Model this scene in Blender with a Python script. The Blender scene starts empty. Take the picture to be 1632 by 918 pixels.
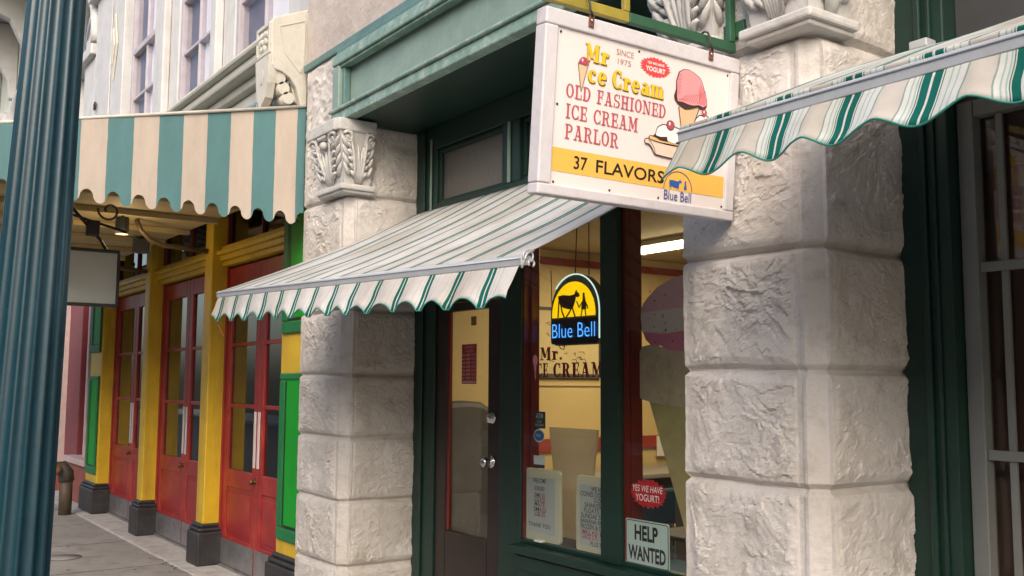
import bpy, bmesh, math, random
from mathutils import Vector, Matrix, noise
R = math.radians
S = bpy.context.scene
COL = S.collection
random.seed(7)

# ------------------------------------------------------------------ camera, sky, sun, exposure
cam_d = bpy.data.cameras.new('camera')
cam = bpy.data.objects.new('camera', cam_d); COL.objects.link(cam)
cam_d.sensor_width = 36.0
cam_d.lens = 1561.8 / 1632 * 36.0
cam_d.clip_start = 0.05; cam_d.clip_end = 500
cam.location = (0, 0, 1.6)
yaw, pitch, roll = R(54.985), R(5.6), R(0.333)
fwd = Vector((-math.sin(yaw)*math.cos(pitch), math.cos(yaw)*math.cos(pitch), math.sin(pitch)))
rt = fwd.cross(Vector((0, 0, 1))).normalized(); up = rt.cross(fwd)
r2 = rt*math.cos(roll) + up*math.sin(roll); u2 = -rt*math.sin(roll) + up*math.cos(roll)
cam.rotation_euler = Matrix((r2, u2, -fwd)).transposed().to_euler()
S.camera = cam

W = bpy.data.worlds.new('World'); S.world = W; W.use_nodes = True
wn = W.node_tree.nodes; wl = W.node_tree.links
sky = wn.new('ShaderNodeTexSky'); sky.sky_type = 'NISHITA'; sky.sun_disc = False
sun_el, sun_az = R(36), R(130)
sky.sun_elevation = sun_el; sky.sun_rotation = sun_az
sky.air_density = 1.0; sky.dust_density = 4.0; sky.ozone_density = 1.0
wl.new(sky.outputs[0], wn['Background'].inputs[0]); wn['Background'].inputs[1].default_value = 0.15
sd = bpy.data.lights.new('sun', 'SUN'); sd.energy = 0.75; sd.angle = R(50); sd.color = (1, .87, .76)
so = bpy.data.objects.new('sun', sd); COL.objects.link(so)
sdir = Vector((math.sin(sun_az)*math.cos(sun_el), math.cos(sun_az)*math.cos(sun_el), math.sin(sun_el)))
so.rotation_euler = sdir.to_track_quat('Z', 'Y').to_euler(); so.location = (0, -10, 12)
S.view_settings.view_transform = 'Standard'; S.view_settings.look = 'None'
S.view_settings.exposure = 1.05; S.view_settings.gamma = 1.0
S.view_settings.use_curve_mapping = False

# ------------------------------------------------------------------ materials
MATS = {}
def nd(nt, t, **kw):
    n = nt.nodes.new(t)
    for k, v in kw.items(): setattr(n, k, v)
    return n
def newmat(name):
    m = bpy.data.materials.new(name); m.use_nodes = True
    return m, m.node_tree, m.node_tree.nodes['Principled BSDF']
def paint(name, col, rough=.5, var=.18, vscale=3.0, bump=.15, bscale=60, metal=0, dirt=None, dscale=5, damt=.35, spec=.5, streak=False, coat=0, transl=0):
    """painted / mineral surface: mottled colour, wear with its own shape, fine bump"""
    if name in MATS: return MATS[name]
    m, nt, b = newmat(name); L = nt.links
    tc = nd(nt, 'ShaderNodeTexCoord'); ob = tc.outputs['Object']
    n1 = nd(nt, 'ShaderNodeTexNoise'); n1.inputs['Scale'].default_value = vscale; n1.inputs['Detail'].default_value = 6; n1.inputs['Roughness'].default_value = .65
    L.new(ob, n1.inputs['Vector'])
    r = nd(nt, 'ShaderNodeValToRGB'); r.color_ramp.elements[0].position = .3; r.color_ramp.elements[1].position = .72
    r.color_ramp.elements[0].color = (*[c*(1-var) for c in col], 1); r.color_ramp.elements[1].color = (*[min(1, c*(1+var*.6)) for c in col], 1)
    L.new(n1.outputs['Fac'], r.inputs['Fac']); cout = r.outputs['Color']
    if dirt:
        n2 = nd(nt, 'ShaderNodeTexNoise'); n2.inputs['Scale'].default_value = dscale; n2.inputs['Detail'].default_value = 8; n2.inputs['Roughness'].default_value = .7
        if streak:
            mp = nd(nt, 'ShaderNodeMapping'); mp.inputs['Scale'].default_value = (1, 1, .12); L.new(ob, mp.inputs['Vector']); L.new(mp.outputs[0], n2.inputs['Vector'])
        else: L.new(ob, n2.inputs['Vector'])
        r2_ = nd(nt, 'ShaderNodeValToRGB'); r2_.color_ramp.elements[0].position = .5; r2_.color_ramp.elements[1].position = .72
        r2_.color_ramp.elements[1].color = (damt, damt, damt, 1); r2_.color_ramp.elements[0].color = (0, 0, 0, 1)
        L.new(n2.outputs['Fac'], r2_.inputs['Fac'])
        mx = nd(nt, 'ShaderNodeMix', data_type='RGBA'); L.new(r2_.outputs['Color'], mx.inputs[0]); L.new(cout, mx.inputs[6]); mx.inputs[7].default_value = (*dirt, 1)
        cout = mx.outputs[2]
    L.new(cout, b.inputs['Base Color'])
    b.inputs['Roughness'].default_value = rough; b.inputs['Metallic'].default_value = metal
    b.inputs['Specular IOR Level'].default_value = spec; b.inputs['Coat Weight'].default_value = coat
    if bump:
        n3 = nd(nt, 'ShaderNodeTexNoise'); n3.inputs['Scale'].default_value = bscale; n3.inputs['Detail'].default_value = 5
        L.new(ob, n3.inputs['Vector'])
        bp = nd(nt, 'ShaderNodeBump'); bp.inputs['Strength'].default_value = bump; bp.inputs['Distance'].default_value = .01
        L.new(n3.outputs['Fac'], bp.inputs['Height']); L.new(bp.outputs[0], b.inputs['Normal'])
    if transl:
        out = nt.nodes['Material Output']; tl = nd(nt, 'ShaderNodeBsdfTranslucent'); L.new(cout, tl.inputs[0])
        ms = nd(nt, 'ShaderNodeMixShader'); ms.inputs[0].default_value = transl; L.new(b.outputs[0], ms.inputs[1]); L.new(tl.outputs[0], ms.inputs[2]); L.new(ms.outputs[0], out.inputs[0])
    MATS[name] = m
    return m
def glass(name, tint=(1, 1, 1), refl=1.0, rough=.02, wavy=.02, base=.03):
    if name in MATS: return MATS[name]
    m, nt, b = newmat(name); L = nt.links; nt.nodes.remove(b)
    out = nt.nodes['Material Output']
    tr = nd(nt, 'ShaderNodeBsdfTransparent'); tr.inputs[0].default_value = (*tint, 1)
    gl = nd(nt, 'ShaderNodeBsdfGlossy'); gl.inputs['Roughness'].default_value = rough
    lw = nd(nt, 'ShaderNodeLayerWeight'); lw.inputs[0].default_value = .5
    fr = nd(nt, 'ShaderNodeMath', operation='POWER'); fr.inputs[1].default_value = 4.0; L.new(lw.outputs['Facing'], fr.inputs[0])
    mu = nd(nt, 'ShaderNodeMath', operation='MULTIPLY_ADD'); mu.inputs[1].default_value = refl; mu.inputs[2].default_value = base
    L.new(fr.outputs[0], mu.inputs[0])
    n = nd(nt, 'ShaderNodeTexNoise'); n.inputs['Scale'].default_value = 2.2; tc = nd(nt, 'ShaderNodeTexCoord'); L.new(tc.outputs['Object'], n.inputs['Vector'])
    bp = nd(nt, 'ShaderNodeBump'); bp.inputs['Strength'].default_value = wavy; L.new(n.outputs['Fac'], bp.inputs['Height']); L.new(bp.outputs[0], gl.inputs['Normal'])
    mx = nd(nt, 'ShaderNodeMixShader'); L.new(mu.outputs[0], mx.inputs[0]); L.new(tr.outputs[0], mx.inputs[1]); L.new(gl.outputs[0], mx.inputs[2])
    L.new(mx.outputs[0], out.inputs[0]); MATS[name] = m
    return m
def emit(name, col, s):
    if name in MATS: return MATS[name]
    m, nt, b = newmat(name)
    b.inputs['Base Color'].default_value = (*[c*.5 for c in col], 1)
    b.inputs['Emission Color'].default_value = (*col, 1); b.inputs['Emission Strength'].default_value = s
    MATS[name] = m
    return m
def fabric(name, fine=False):
    """woven awning cloth, stripes run across the object's x axis every 0.205 m"""
    m, nt, b = newmat(name); L = nt.links; MATS[name] = m
    tc = nd(nt, 'ShaderNodeTexCoord'); sx = nd(nt, 'ShaderNodeSeparateXYZ')
    L.new(tc.outputs['UV'], sx.inputs[0])
    dv = nd(nt, 'ShaderNodeMath', operation='DIVIDE'); dv.inputs[1].default_value = .205; L.new(sx.outputs[0], dv.inputs[0])
    fr = nd(nt, 'ShaderNodeMath', operation='FRACT'); L.new(dv.outputs[0], fr.inputs[0])
    cr = nd(nt, 'ShaderNodeValToRGB'); cr.color_ramp.interpolation = 'CONSTANT'
    be = (.52, .49, .45); wh = (.62, .63, .62); lg = (.34, .48, .43); gg = (.24, .33, .29); gr = (.004, .125, .102); dk = (.10, .22, .18)
    st = [(-.1025, be), (-.062, gg), (-.058, wh), (-.047, lg), (-.043, wh), (-.036, lg), (-.032, wh), (-.0285, dk), (-.0255, wh), (-.023, gr), (-.0035, wh), (.0025, gr), (.023, wh), (.026, dk), (.029, wh), (.044, lg), (.048, wh), (.059, lg), (.063, wh), (.079, gg), (.084, be)]
    if fine: b0 = (.62, .60, .585); st = [(-.1025, b0), (-.064, gg), (-.0618, b0), (-.036, lg), (-.033, b0), (-.022, gr), (-.004, wh), (.0025, gr), (.020, b0), (.036, lg), (.039, b0), (.062, gg), (.0642, b0)]
    els = cr.color_ramp.elements
    while len(els) < len(st): els.new(.5)
    for e, (o, c) in zip(els, st): e.position = (o + .1025)/.205; e.color = (*c, 1)
    L.new(fr.outputs[0], cr.inputs['Fac'])
    n = nd(nt, 'ShaderNodeTexNoise'); n.inputs['Scale'].default_value = 2.4; n.inputs['Detail'].default_value = 7; n.inputs['Roughness'].default_value = .62; L.new(tc.outputs['Object'], n.inputs['Vector'])
    rr = nd(nt, 'ShaderNodeValToRGB'); rr.color_ramp.elements[0].position = .35; rr.color_ramp.elements[0].color = (.74, .71, .65, 1); rr.color_ramp.elements[1].position = .58; rr.color_ramp.elements[1].color = (1, 1, 1, 1)
    L.new(n.outputs['Fac'], rr.inputs['Fac'])
    mx = nd(nt, 'ShaderNodeMix', data_type='RGBA', blend_type='MULTIPLY'); mx.inputs[0].default_value = 1; L.new(cr.outputs[0], mx.inputs[6]); L.new(rr.outputs[0], mx.inputs[7])
    L.new(mx.outputs[2], b.inputs['Base Color']); b.inputs['Roughness'].default_value = .85; b.inputs['Specular IOR Level'].default_value = .2
    wv = nd(nt, 'ShaderNodeTexNoise'); wv.inputs['Scale'].default_value = 420; L.new(tc.outputs['Object'], wv.inputs['Vector'])
    wv2 = nd(nt, 'ShaderNodeTexNoise'); wv2.inputs['Scale'].default_value = 14; wv2.inputs['Detail'].default_value = 3; L.new(tc.outputs['Object'], wv2.inputs['Vector'])
    ad = nd(nt, 'ShaderNodeMath', operation='MULTIPLY_ADD'); ad.inputs[1].default_value = 4.0; L.new(wv2.outputs['Fac'], ad.inputs[0]); L.new(wv.outputs['Fac'], ad.inputs[2])
    bp = nd(nt, 'ShaderNodeBump'); bp.inputs['Strength'].default_value = .25; bp.inputs['Distance'].default_value = .004; L.new(ad.outputs[0], bp.inputs['Height']); L.new(bp.outputs[0], b.inputs['Normal'])
    # cloth lets some light through
    out = nt.nodes['Material Output']; tl = nd(nt, 'ShaderNodeBsdfTranslucent'); L.new(mx.outputs[2], tl.inputs[0])
    ms = nd(nt, 'ShaderNodeMixShader'); ms.inputs[0].default_value = .18; L.new(b.outputs[0], ms.inputs[1]); L.new(tl.outputs[0], ms.inputs[2]); L.new(ms.outputs[0], out.inputs[0])
    return m
def canopy_stripes(name):
    """sheet metal painted in broad teal and cream stripes"""
    m, nt, b = newmat(name); L = nt.links; MATS[name] = m
    tc = nd(nt, 'ShaderNodeTexCoord'); sx = nd(nt, 'ShaderNodeSeparateXYZ'); L.new(tc.outputs['UV'], sx.inputs[0])
    nz = nd(nt, 'ShaderNodeTexNoise'); nz.inputs['Scale'].default_value = 9; L.new(tc.outputs['Object'], nz.inputs['Vector'])
    a = nd(nt, 'ShaderNodeMath', operation='MULTIPLY_ADD'); a.inputs[1].default_value = .007; L.new(nz.outputs['Fac'], a.inputs[0]); L.new(sx.outputs[0], a.inputs[2])
    dv = nd(nt, 'ShaderNodeMath', operation='DIVIDE'); dv.inputs[1].default_value = .3154; L.new(a.outputs[0], dv.inputs[0])
    fr = nd(nt, 'ShaderNodeMath', operation='FRACT'); L.new(dv.outputs[0], fr.inputs[0])
    cr = nd(nt, 'ShaderNodeValToRGB'); cr.color_ramp.interpolation = 'CONSTANT'
    cr.color_ramp.elements[0].color = (.50, .425, .355, 1); cr.color_ramp.elements[1].color = (.085, .20, .21, 1); cr.color_ramp.elements[1].position = .5
    L.new(fr.outputs[0], cr.inputs['Fac'])
    n = nd(nt, 'ShaderNodeTexNoise'); n.inputs['Scale'].default_value = 6; n.inputs['Detail'].default_value = 8; n.inputs['Roughness'].default_value = .75
    mp = nd(nt, 'ShaderNodeMapping'); mp.inputs['Scale'].default_value = (1, 1, .25); L.new(tc.outputs['Object'], mp.inputs[0]); L.new(mp.outputs[0], n.inputs['Vector'])
    rr = nd(nt, 'ShaderNodeValToRGB'); rr.color_ramp.elements[0].position = .3; rr.color_ramp.elements[0].color = (.82, .82, .8, 1); rr.color_ramp.elements[1].position = .6
    L.new(n.outputs['Fac'], rr.inputs['Fac'])
    mx = nd(nt, 'ShaderNodeMix', data_type='RGBA', blend_type='MULTIPLY'); mx.inputs[0].default_value = 1; L.new(cr.outputs[0], mx.inputs[6]); L.new(rr.outputs[0], mx.inputs[7])
    L.new(mx.outputs[2], b.inputs['Base Color']); b.inputs['Roughness'].default_value = .55
    bp = nd(nt, 'ShaderNodeBump'); bp.inputs['Strength'].default_value = .12; L.new(n.outputs['Fac'], bp.inputs['Height']); L.new(bp.outputs[0], b.inputs['Normal'])
    return m
def stone_mat(name, col, dark=.25):
    m, nt, b = newmat(name); L = nt.links; MATS[name] = m
    tc = nd(nt, 'ShaderNodeTexCoord'); ob = tc.outputs['Object']
    def nz(sc, det=6, ro=.6):
        n = nd(nt, 'ShaderNodeTexNoise'); n.inputs['Scale'].default_value = sc; n.inputs['Detail'].default_value = det; n.inputs['Roughness'].default_value = ro; L.new(ob, n.inputs['Vector']); return n
    a = nz(2.2); r = nd(nt, 'ShaderNodeValToRGB'); r.color_ramp.elements[0].position = .32; r.color_ramp.elements[1].position = .68
    r.color_ramp.elements[0].color = (col[0]*.86, col[1]*.835, col[2]*.80, 1); r.color_ramp.elements[1].color = (*col, 1); L.new(a.outputs['Fac'], r.inputs['Fac'])
    g = nz(11, 8, .75); rg = nd(nt, 'ShaderNodeValToRGB'); rg.color_ramp.elements[0].position = .34; rg.color_ramp.elements[0].color = (.74, .72, .69, 1); rg.color_ramp.elements[1].position = .5; L.new(g.outputs['Fac'], rg.inputs['Fac'])
    mx = nd(nt, 'ShaderNodeMix', data_type='RGBA', blend_type='MULTIPLY'); mx.inputs[0].default_value = .8; L.new(r.outputs[0], mx.inputs[6]); L.new(rg.outputs[0], mx.inputs[7])
    v = nz(75, 3, .5); rv = nd(nt, 'ShaderNodeValToRGB'); rv.color_ramp.elements[0].position = .27; rv.color_ramp.elements[0].color = (.3, .28, .26, 1); rv.color_ramp.elements[1].position = .34; L.new(v.outputs['Fac'], rv.inputs['Fac'])
    mx2 = nd(nt, 'ShaderNodeMix', data_type='RGBA', blend_type='MULTIPLY'); mx2.inputs[0].default_value = dark; L.new(mx.outputs[2], mx2.inputs[6]); L.new(rv.outputs[0], mx2.inputs[7])
    L.new(mx2.outputs[2], b.inputs['Base Color']); b.inputs['Roughness'].default_value = .8; b.inputs['Specular IOR Level'].default_value = .3
    f = nz(55, 9, .72)
    bp = nd(nt, 'ShaderNodeBump'); bp.inputs['Strength'].default_value = .6; bp.inputs['Distance'].default_value = .008; L.new(f.outputs['Fac'], bp.inputs['Height']); L.new(bp.outputs[0], b.inputs['Normal'])
    return m

stone = stone_mat('painted_rough_stone', (.60, .575, .55))
carved = paint('carved_stone', (.53, .52, .50), .75, .15, 6, .25, 50, dirt=(.30, .28, .25), dscale=14, damt=.5)
stucco = paint('pinkish_stucco', (.46, .40, .36), .85, .2, 4, .6, 30, dirt=(.62, .58, .54), dscale=9, damt=.5)
g_fascia = paint('weathered_sage_green', (.215, .30, .255), .42, .2, 2.5, .25, 28, dirt=(.30, .40, .35), dscale=7, damt=.35)
g_dark = paint('dark_green_paint', (.006, .030, .022), .42, .25, 4, .1, 40)
g_trim = paint('sage_trim_paint', (.20, .31, .26), .45, .25, 8, .7, 22, dirt=(.50, .56, .52), dscale=13, damt=.8)
g_blue = paint('bluish_green_ledge', (.10, .19, .18), .5, .2, 5, .3, 30)
brown = paint('dark_brown_door_paint', (.018, .010, .009), .35, .3, 5, .08, 60)
oxred = paint('oxblood_paint', (.15, .010, .010), .3, .25, 5, .08, 60)
transom_m = paint('papered_transom', (.15, .14, .125), .3, .3, 3, .3, 25, dirt=(.07, .065, .06), dscale=6, damt=.5)
yel_in = paint('interior_yellow', (.64, .49, .23), .7, .08, 2, .02, 30)
cream_in = paint('interior_ceiling', (.62, .50, .30), .8, .08, 2, .02, 30)
red_in = paint('interior_red_band', (.33, .045, .03), .6, .15, 4, 0)
floor_in = paint('interior_floor_tile', (.12, .10, .085), .4, .2, 4, 0)
yel = paint('yellow_paint', (.62, .41, .022), .42, .16, 3, .12, 35, dirt=(.30, .19, .03), dscale=6, damt=.7, streak=True)
red = paint('red_door_paint', (.29, .018, .020), .40, .2, 3, .06, 40, dirt=(.42, .06, .03), dscale=3.0, damt=.75)
green = paint('bright_green_paint', (.014, .30, .03), .5, .14, 4, .05, 40, spec=.1)
green2 = paint('mid_green_paint', (.02, .17, .06), .5, .2, 4, .05, 40, spec=.15)
black = paint('charcoal_base_paint', (.022, .021, .024), .45, .35, 6, .2, 40, dirt=(.10, .09, .085), dscale=9, damt=.4)
steel = paint('scuffed_steel', (.42, .42, .43), .42, .25, 8, .1, 60, metal=.85, dirt=(.16, .15, .15), dscale=10, damt=.5)
alu = paint('aluminium_rail', (.55, .58, .62), .38, .08, 5, .03, 80, metal=.35, dirt=(.40, .41, .41), dscale=12, damt=.35)
white = paint('white_frame_paint', (.60, .58, .60), .45, .08, 6, .2, 40, dirt=(.45, .40, .36), dscale=16, damt=.35)
face = paint('sign_face_plastic', (.74, .675, .645), .3, .04, 2, 0)
offwhite = paint('off_white_timber', (.52, .52, .515), .6, .12, 5, .2, 25, dirt=(.34, .31, .29), dscale=8, damt=.5, streak=True)
cream_t = paint('cream_cornice_paint', (.55, .53, .46), .55, .12, 6, .15, 30, dirt=(.32, .29, .22), dscale=12, damt=.55)
purple_t = paint('greyed_lilac_timber', (.42, .39, .43), .6, .15, 6, .2, 30)
farwall = paint('far_pale_wall', (.62, .66, .60), .8, .15, 2, .1, 20)
teal_col = paint('column_teal_paint', (.006, .036, .052), .36, .2, 3, .05, 60, dirt=(.03, .09, .11), dscale=30, damt=.2, coat=.08)
ceil_m = paint('canopy_ceiling_paint', (.52, .41, .20), .7, .2, 2, .1, 20)
yceil = paint('yellow_soffit_paint', (.46, .29, .03), .6, .15, 2, .1, 20)
iron = paint('black_iron', (.03, .028, .026), .5, .3, 8, .1, 60)
bracket_iron = paint('brown_iron_scroll', (.10, .065, .035), .5, .3, 8, .1, 60)
slate = paint('blank_sign_panel', (.50, .51, .49), .6, .06, 3, 0)
brass = paint('old_brass', (.20, .12, .04), .4, .3, 20, .1, 60, metal=.8)
rust = paint('rusty_tab', (.16, .06, .035), .6, .4, 30, .2, 80)
gold = paint('ochre_iron_paint', (.30, .24, .035), .45, .25, 8, .1, 60)
g_iron = paint('green_iron_paint', (.03, .10, .05), .45, .25, 8, .1, 60)
maroon_n = paint('neighbour_maroon', (.16, .028, .030), .5, .2, 4, .1, 40)
pinkw = paint('neighbour_pink_trim', (.52, .40, .39), .55, .15, 6, .1, 40)
conc = paint('concrete', (.26, .25, .235), .85, .22, 1.6, .35, 60, dirt=(.13, .125, .115), dscale=3.1, damt=.9)
conc2 = paint('pale_concrete_sill', (.42, .41, .39), .85, .25, 5, .5, 40, dirt=(.20, .19, .18), dscale=6, damt=.7)
asph = paint('asphalt', (.05, .05, .05), .9, .2, 3, .4, 90)
brick = paint('opposite_brick', (.17, .10, .075), .9, .25, 1.5, .1, 20)
dark_in = paint('unlit_interior', (.035, .028, .022), .8, .2, 2, 0)
blind = paint('brown_blind', (.17, .10, .08), .7, .2, 3, .05, 30)
bargrey = paint('grey_window_paint', (.18, .19, .18), .5, .12, 5, .1, 40)
ink_black = paint('black_ink', (.014, .012, .012), .5, 0, 3, 0)
ink_red = paint('faded_crimson_ink', (.46, .085, .11), .5, .06, 12, 0)
ink_yel = paint('golden_yellow_ink', (.80, .50, .015), .5, .05, 12, 0)
ink_olive = paint('olive_shadow_ink', (.17, .11, .02), .5, .05, 12, 0)
ink_pink = paint('strawberry_ink', (.78, .30, .31), .5, .05, 12, 0)
ink_rose = paint('rose_line_ink', (.42, .07, .10), .5, .05, 12, 0)
ink_choc = paint('chocolate_ink', (.05, .022, .018), .5, .1, 60, 0)
ink_cone = paint('wafer_ink', (.68, .48, .30), .5, .05, 12, 0)
ink_cream = paint('whipped_cream_ink', (.84, .80, .78), .5, .05, 12, 0)
ink_dish = paint('dish_ink', (.70, .56, .44), .5, .05, 12, 0)
ink_ban = paint('banana_ink', (.72, .47, .20), .5, .05, 12, 0)
ink_band = paint('amber_band_ink', (.80, .46, .085), .5, .07, 8, 0)
ink_burst = paint('bright_red_ink', (.70, .06, .06), .5, .05, 12, 0)
ink_brown = paint('thin_brown_ink', (.42, .22, .15), .5, .05, 12, 0)
ink_blue = paint('royal_blue_ink', (.02, .10, .36), .5, .05, 12, 0)
ink_navy = paint('navy_ink', (.05, .07, .24), .5, .05, 12, 0)
ink_maroon = paint('maroon_letter_ink', (.19, .008, .012), .4, .05, 12, 0)
ink_white = paint('white_ink', (.78, .76, .74), .5, .03, 12, 0)
ink_grey = paint('grey_ink', (.10, .10, .10), .5, .05, 12, 0)
ivory = paint('ivory_plastic', (.72, .72, .56), .45, .06, 4, 0, transl=.3)
boardw = paint('letterboard_face', (.60, .66, .63), .4, .05, 4, 0, transl=.3)
helpw = paint('mint_white_plastic', (.66, .82, .80), .4, .05, 4, 0, transl=.3)
decal_red = paint('decal_red', (.36, .015, .02), .4, .05, 6, 0)
decal_blk = paint('decal_black', (.02, .025, .028), .4, .05, 6, 0)
decal_blue = paint('decal_blue', (.01, .09, .32), .4, .05, 6, 0)
decal_pale = paint('decal_pale', (.42, .50, .50), .4, .05, 6, 0)
p_pink = paint('poster_pink', (.74, .46, .52), .6, .12, 5, 0)
p_deep = paint('poster_deep_pink', (.76, .26, .40), .6, .12, 5, 0)
p_grey = paint('poster_grey_pink', (.76, .70, .68), .6, .10, 5, 0)
p_waf = paint('poster_wafer', (.62, .54, .38), .6, .2, 6, .0, dirt=(.20, .14, .07), dscale=9, damt=.6)
p_cone = paint('poster_cone', (.50, .45, .20), .6, .2, 5, 0, dirt=(.34, .30, .13), dscale=6, damt=.5)
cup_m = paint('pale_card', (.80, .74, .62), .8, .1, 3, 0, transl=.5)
counter_m = paint('grey_counter', (.085, .08, .075), .6, .25, 4, .05, 40)
chair_blue = paint('blue_chair_plastic', (.03, .075, .13), .45, .2, 5, 0)
chrome = paint('chrome', (.62, .62, .62), .22, .05, 5, 0, metal=1)
winglass = glass('shop_glass', (.95, .96, .95), .9, .015, .05)
doorglass = glass('old_door_glass', (.55, .57, .53), 1.0, .02, .05, .07)
upglass = glass('old_upper_glass', (.94, .94, .95), .22, .03, .12, .02)
darkglass = glass('dark_side_glass', (.8, .78, .76), .6, .02, .02, .03)
cloth = fabric('awning_cloth'); cloth_fine = fabric('fine_awning_cloth', True)
stripe_m = canopy_stripes('teal_cream_stripes')

# ------------------------------------------------------------------ mesh helpers
class MB:
    def __init__(s): s.v = []; s.f = []; s.uv = None; s.sm = set()
    def box(s, x0, x1, y0, y1, z0, z1):
        b = len(s.v)
        s.v += [(x, y, z) for z in (z0, z1) for y in (y0, y1) for x in (x0, x1)]
        s.f += [tuple(b+i for i in q) for q in ((0, 2, 3, 1), (4, 5, 7, 6), (0, 1, 5, 4), (2, 6, 7, 3), (0, 4, 6, 2), (1, 3, 7, 5))]
        return s
    def poly(s, pts, m, d0, d1):
        """flat outline pts (u,v) mapped by m(u,v,d) with thickness d0..d1 (d1 = front)"""
        a = sum(pts[i-1][0]*pts[i][1] - pts[i][0]*pts[i-1][1] for i in range(len(pts)))
        if a < 0: pts = pts[::-1]
        n = len(pts); b = len(s.v)
        s.v += [m(u, v, d1) for u, v in pts] + [m(u, v, d0) for u, v in pts]
        s.f.append(tuple(range(b, b+n))); s.f.append(tuple(range(b+2*n-1, b+n-1, -1)))
        for i in range(n): j = (i+1) % n; s.f.append((b+i, b+n+i, b+n+j, b+j))
        return s
    def tube(s, path, r, n=8, cap=True, closed=False):
        path = [Vector(p) for p in path]; b = len(s.v); N = len(path)
        rs = r if isinstance(r, (list, tuple)) else [r]*N
        t0 = (path[1]-path[0]).normalized(); a = Vector((0, 0, 1)) if abs(t0.z) < .9 else Vector((1, 0, 0))
        e = t0.cross(a).normalized()
        for i, p in enumerate(path):
            t = (path[(i+1) % N if closed else min(i+1, N-1)] - path[i-1 if (closed or i) else 0]).normalized()
            e = (e - t*e.dot(t)).normalized(); g = t.cross(e)
            for k in range(n):
                an = 2*math.pi*k/n; s.v.append(tuple(p + e*math.cos(an)*rs[i] + g*math.sin(an)*rs[i]))
        for i in range(N if closed else N-1):
            o = b+i*n; q = b+((i+1) % N)*n
            for k in range(n):
                s.sm.add(len(s.f)); s.f.append((o+k, o+(k+1) % n, q+(k+1) % n, q+k))
        if cap and not closed: s.f.append(tuple(b+k for k in range(n-1, -1, -1))); s.f.append(tuple(b+(N-1)*n+k for k in range(n)))
        return s
    def lathe(s, prof, c, n=20, ax='z'):
        b = len(s.v)
        for r, h in prof:
            for k in range(n):
                a = 2*math.pi*k/n; x, y = r*math.cos(a), r*math.sin(a)
                p = {'z': (x, y, h), 'y': (x, h, y), 'x': (h, x, y)}[ax]
                s.v.append((c[0]+p[0], c[1]+p[1], c[2]+p[2]))
        for i in range(len(prof)-1):
            for k in range(n):
                s.sm.add(len(s.f)); s.f.append((b+i*n+k, b+i*n+(k+1) % n, b+(i+1)*n+(k+1) % n, b+(i+1)*n+k))
        s.f.append(tuple(b+k for k in range(n-1, -1, -1))); s.f.append(tuple(b+(len(prof)-1)*n+k for k in range(n)))
        return s
    def ball(s, c, r, n=10):
        rr = r if isinstance(r, (tuple, list)) else (r, r, r); b = len(s.v)
        for i in range(n+1):
            th = math.pi*i/n
            for k in range(n*2):
                a = math.pi*k/n; s.v.append((c[0]+rr[0]*math.sin(th)*math.cos(a), c[1]+rr[1]*math.sin(th)*math.sin(a), c[2]+rr[2]*math.cos(th)))
        w = n*2
        for i in range(n):
            for k in range(w):
                s.sm.add(len(s.f)); s.f.append((b+i*w+k, b+(i+1)*w+k, b+(i+1)*w+(k+1) % w, b+i*w+(k+1) % w))
        return s
    def grid(s, nu, nv, fn, uv=None):
        b = len(s.v)
        if uv and s.uv is None: s.uv = {}
        for j in range(nv):
            for i in range(nu):
                if uv: s.uv[len(s.v)] = uv(i/(nu-1), j/(nv-1))
                s.v.append(tuple(fn(i/(nu-1), j/(nv-1))))
        for j in range(nv-1):
            for i in range(nu-1):
                s.sm.add(len(s.f)); s.f.append((b+j*nu+i, b+j*nu+i+1, b+(j+1)*nu+i+1, b+(j+1)*nu+i))
        return s
def obj(name, mb, m, parent=None, bevel=0, label=None, solid=0, keep=False):
    me = bpy.data.meshes.new(name)
    off = Vector((0, 0, 0)); q = parent
    while q is not None: off += q.location; q = q.parent
    if keep: off = Vector((0, 0, 0))
    me.from_pydata([tuple(Vector(p)-off) for p in mb.v], [], mb.f); me.materials.append(m)
    me.polygons.foreach_set('use_smooth', [i in mb.sm for i in range(len(me.polygons))])
    if mb.uv:
        L = me.uv_layers.new(name='UVMap')
        for lp in me.loops:
            if lp.vertex_index in mb.uv: L.data[lp.index].uv = mb.uv[lp.vertex_index]
    me.validate(); me.update()
    o = bpy.data.objects.new(name, me); COL.objects.link(o); o.parent = parent
    if bevel:
        b = o.modifiers.new('bevel', 'BEVEL'); b.width = bevel; b.segments = 2; b.limit_method = 'ANGLE'; b.angle_limit = R(40)
    if solid:
        b = o.modifiers.new('thickness', 'SOLIDIFY'); b.thickness = solid; b.offset = 0
    if label: o['label'] = label
    return o
def box(name, x0, x1, y0, y1, z0, z1, m, parent=None, bevel=.004, label=None, keep=False):
    return obj(name, MB().box(x0, x1, y0, y1, z0, z1), m, parent, bevel, label, keep=keep)
def thing(name, label, cat, loc=(0, 0, 0), group=None):
    o = bpy.data.objects.new(name, None); COL.objects.link(o); o.location = loc; o.empty_display_size = .1
    o['label'] = label; o['category'] = cat
    if group: o['group'] = group
    return o
def tag(o, label, cat, group=None):
    o['label'] = label; o['category'] = cat
    if group: o['group'] = group
    return o
def struct(o): o['kind'] = 'structure'; return o
def PX(X): return lambda u, v, d: (X+d, u, v)          # faces +x, u = y
def PY(Y): return lambda u, v, d: (u, Y-d, v)          # faces the street, u = x
def rect(u0, u1, v0, v1): return [(u0, v0), (u1, v0), (u1, v1), (u0, v1)]
def rrect(u0, u1, v0, v1, r, n=5):
    P = []
    for cx, cy, a in ((u1-r, v1-r, 0), (u0+r, v1-r, 90), (u0+r, v0+r, 180), (u1-r, v0+r, 270)):
        for k in range(n+1): t = R(a+90*k/n); P.append((cx+r*math.cos(t), cy+r*math.sin(t)))
    return P
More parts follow.
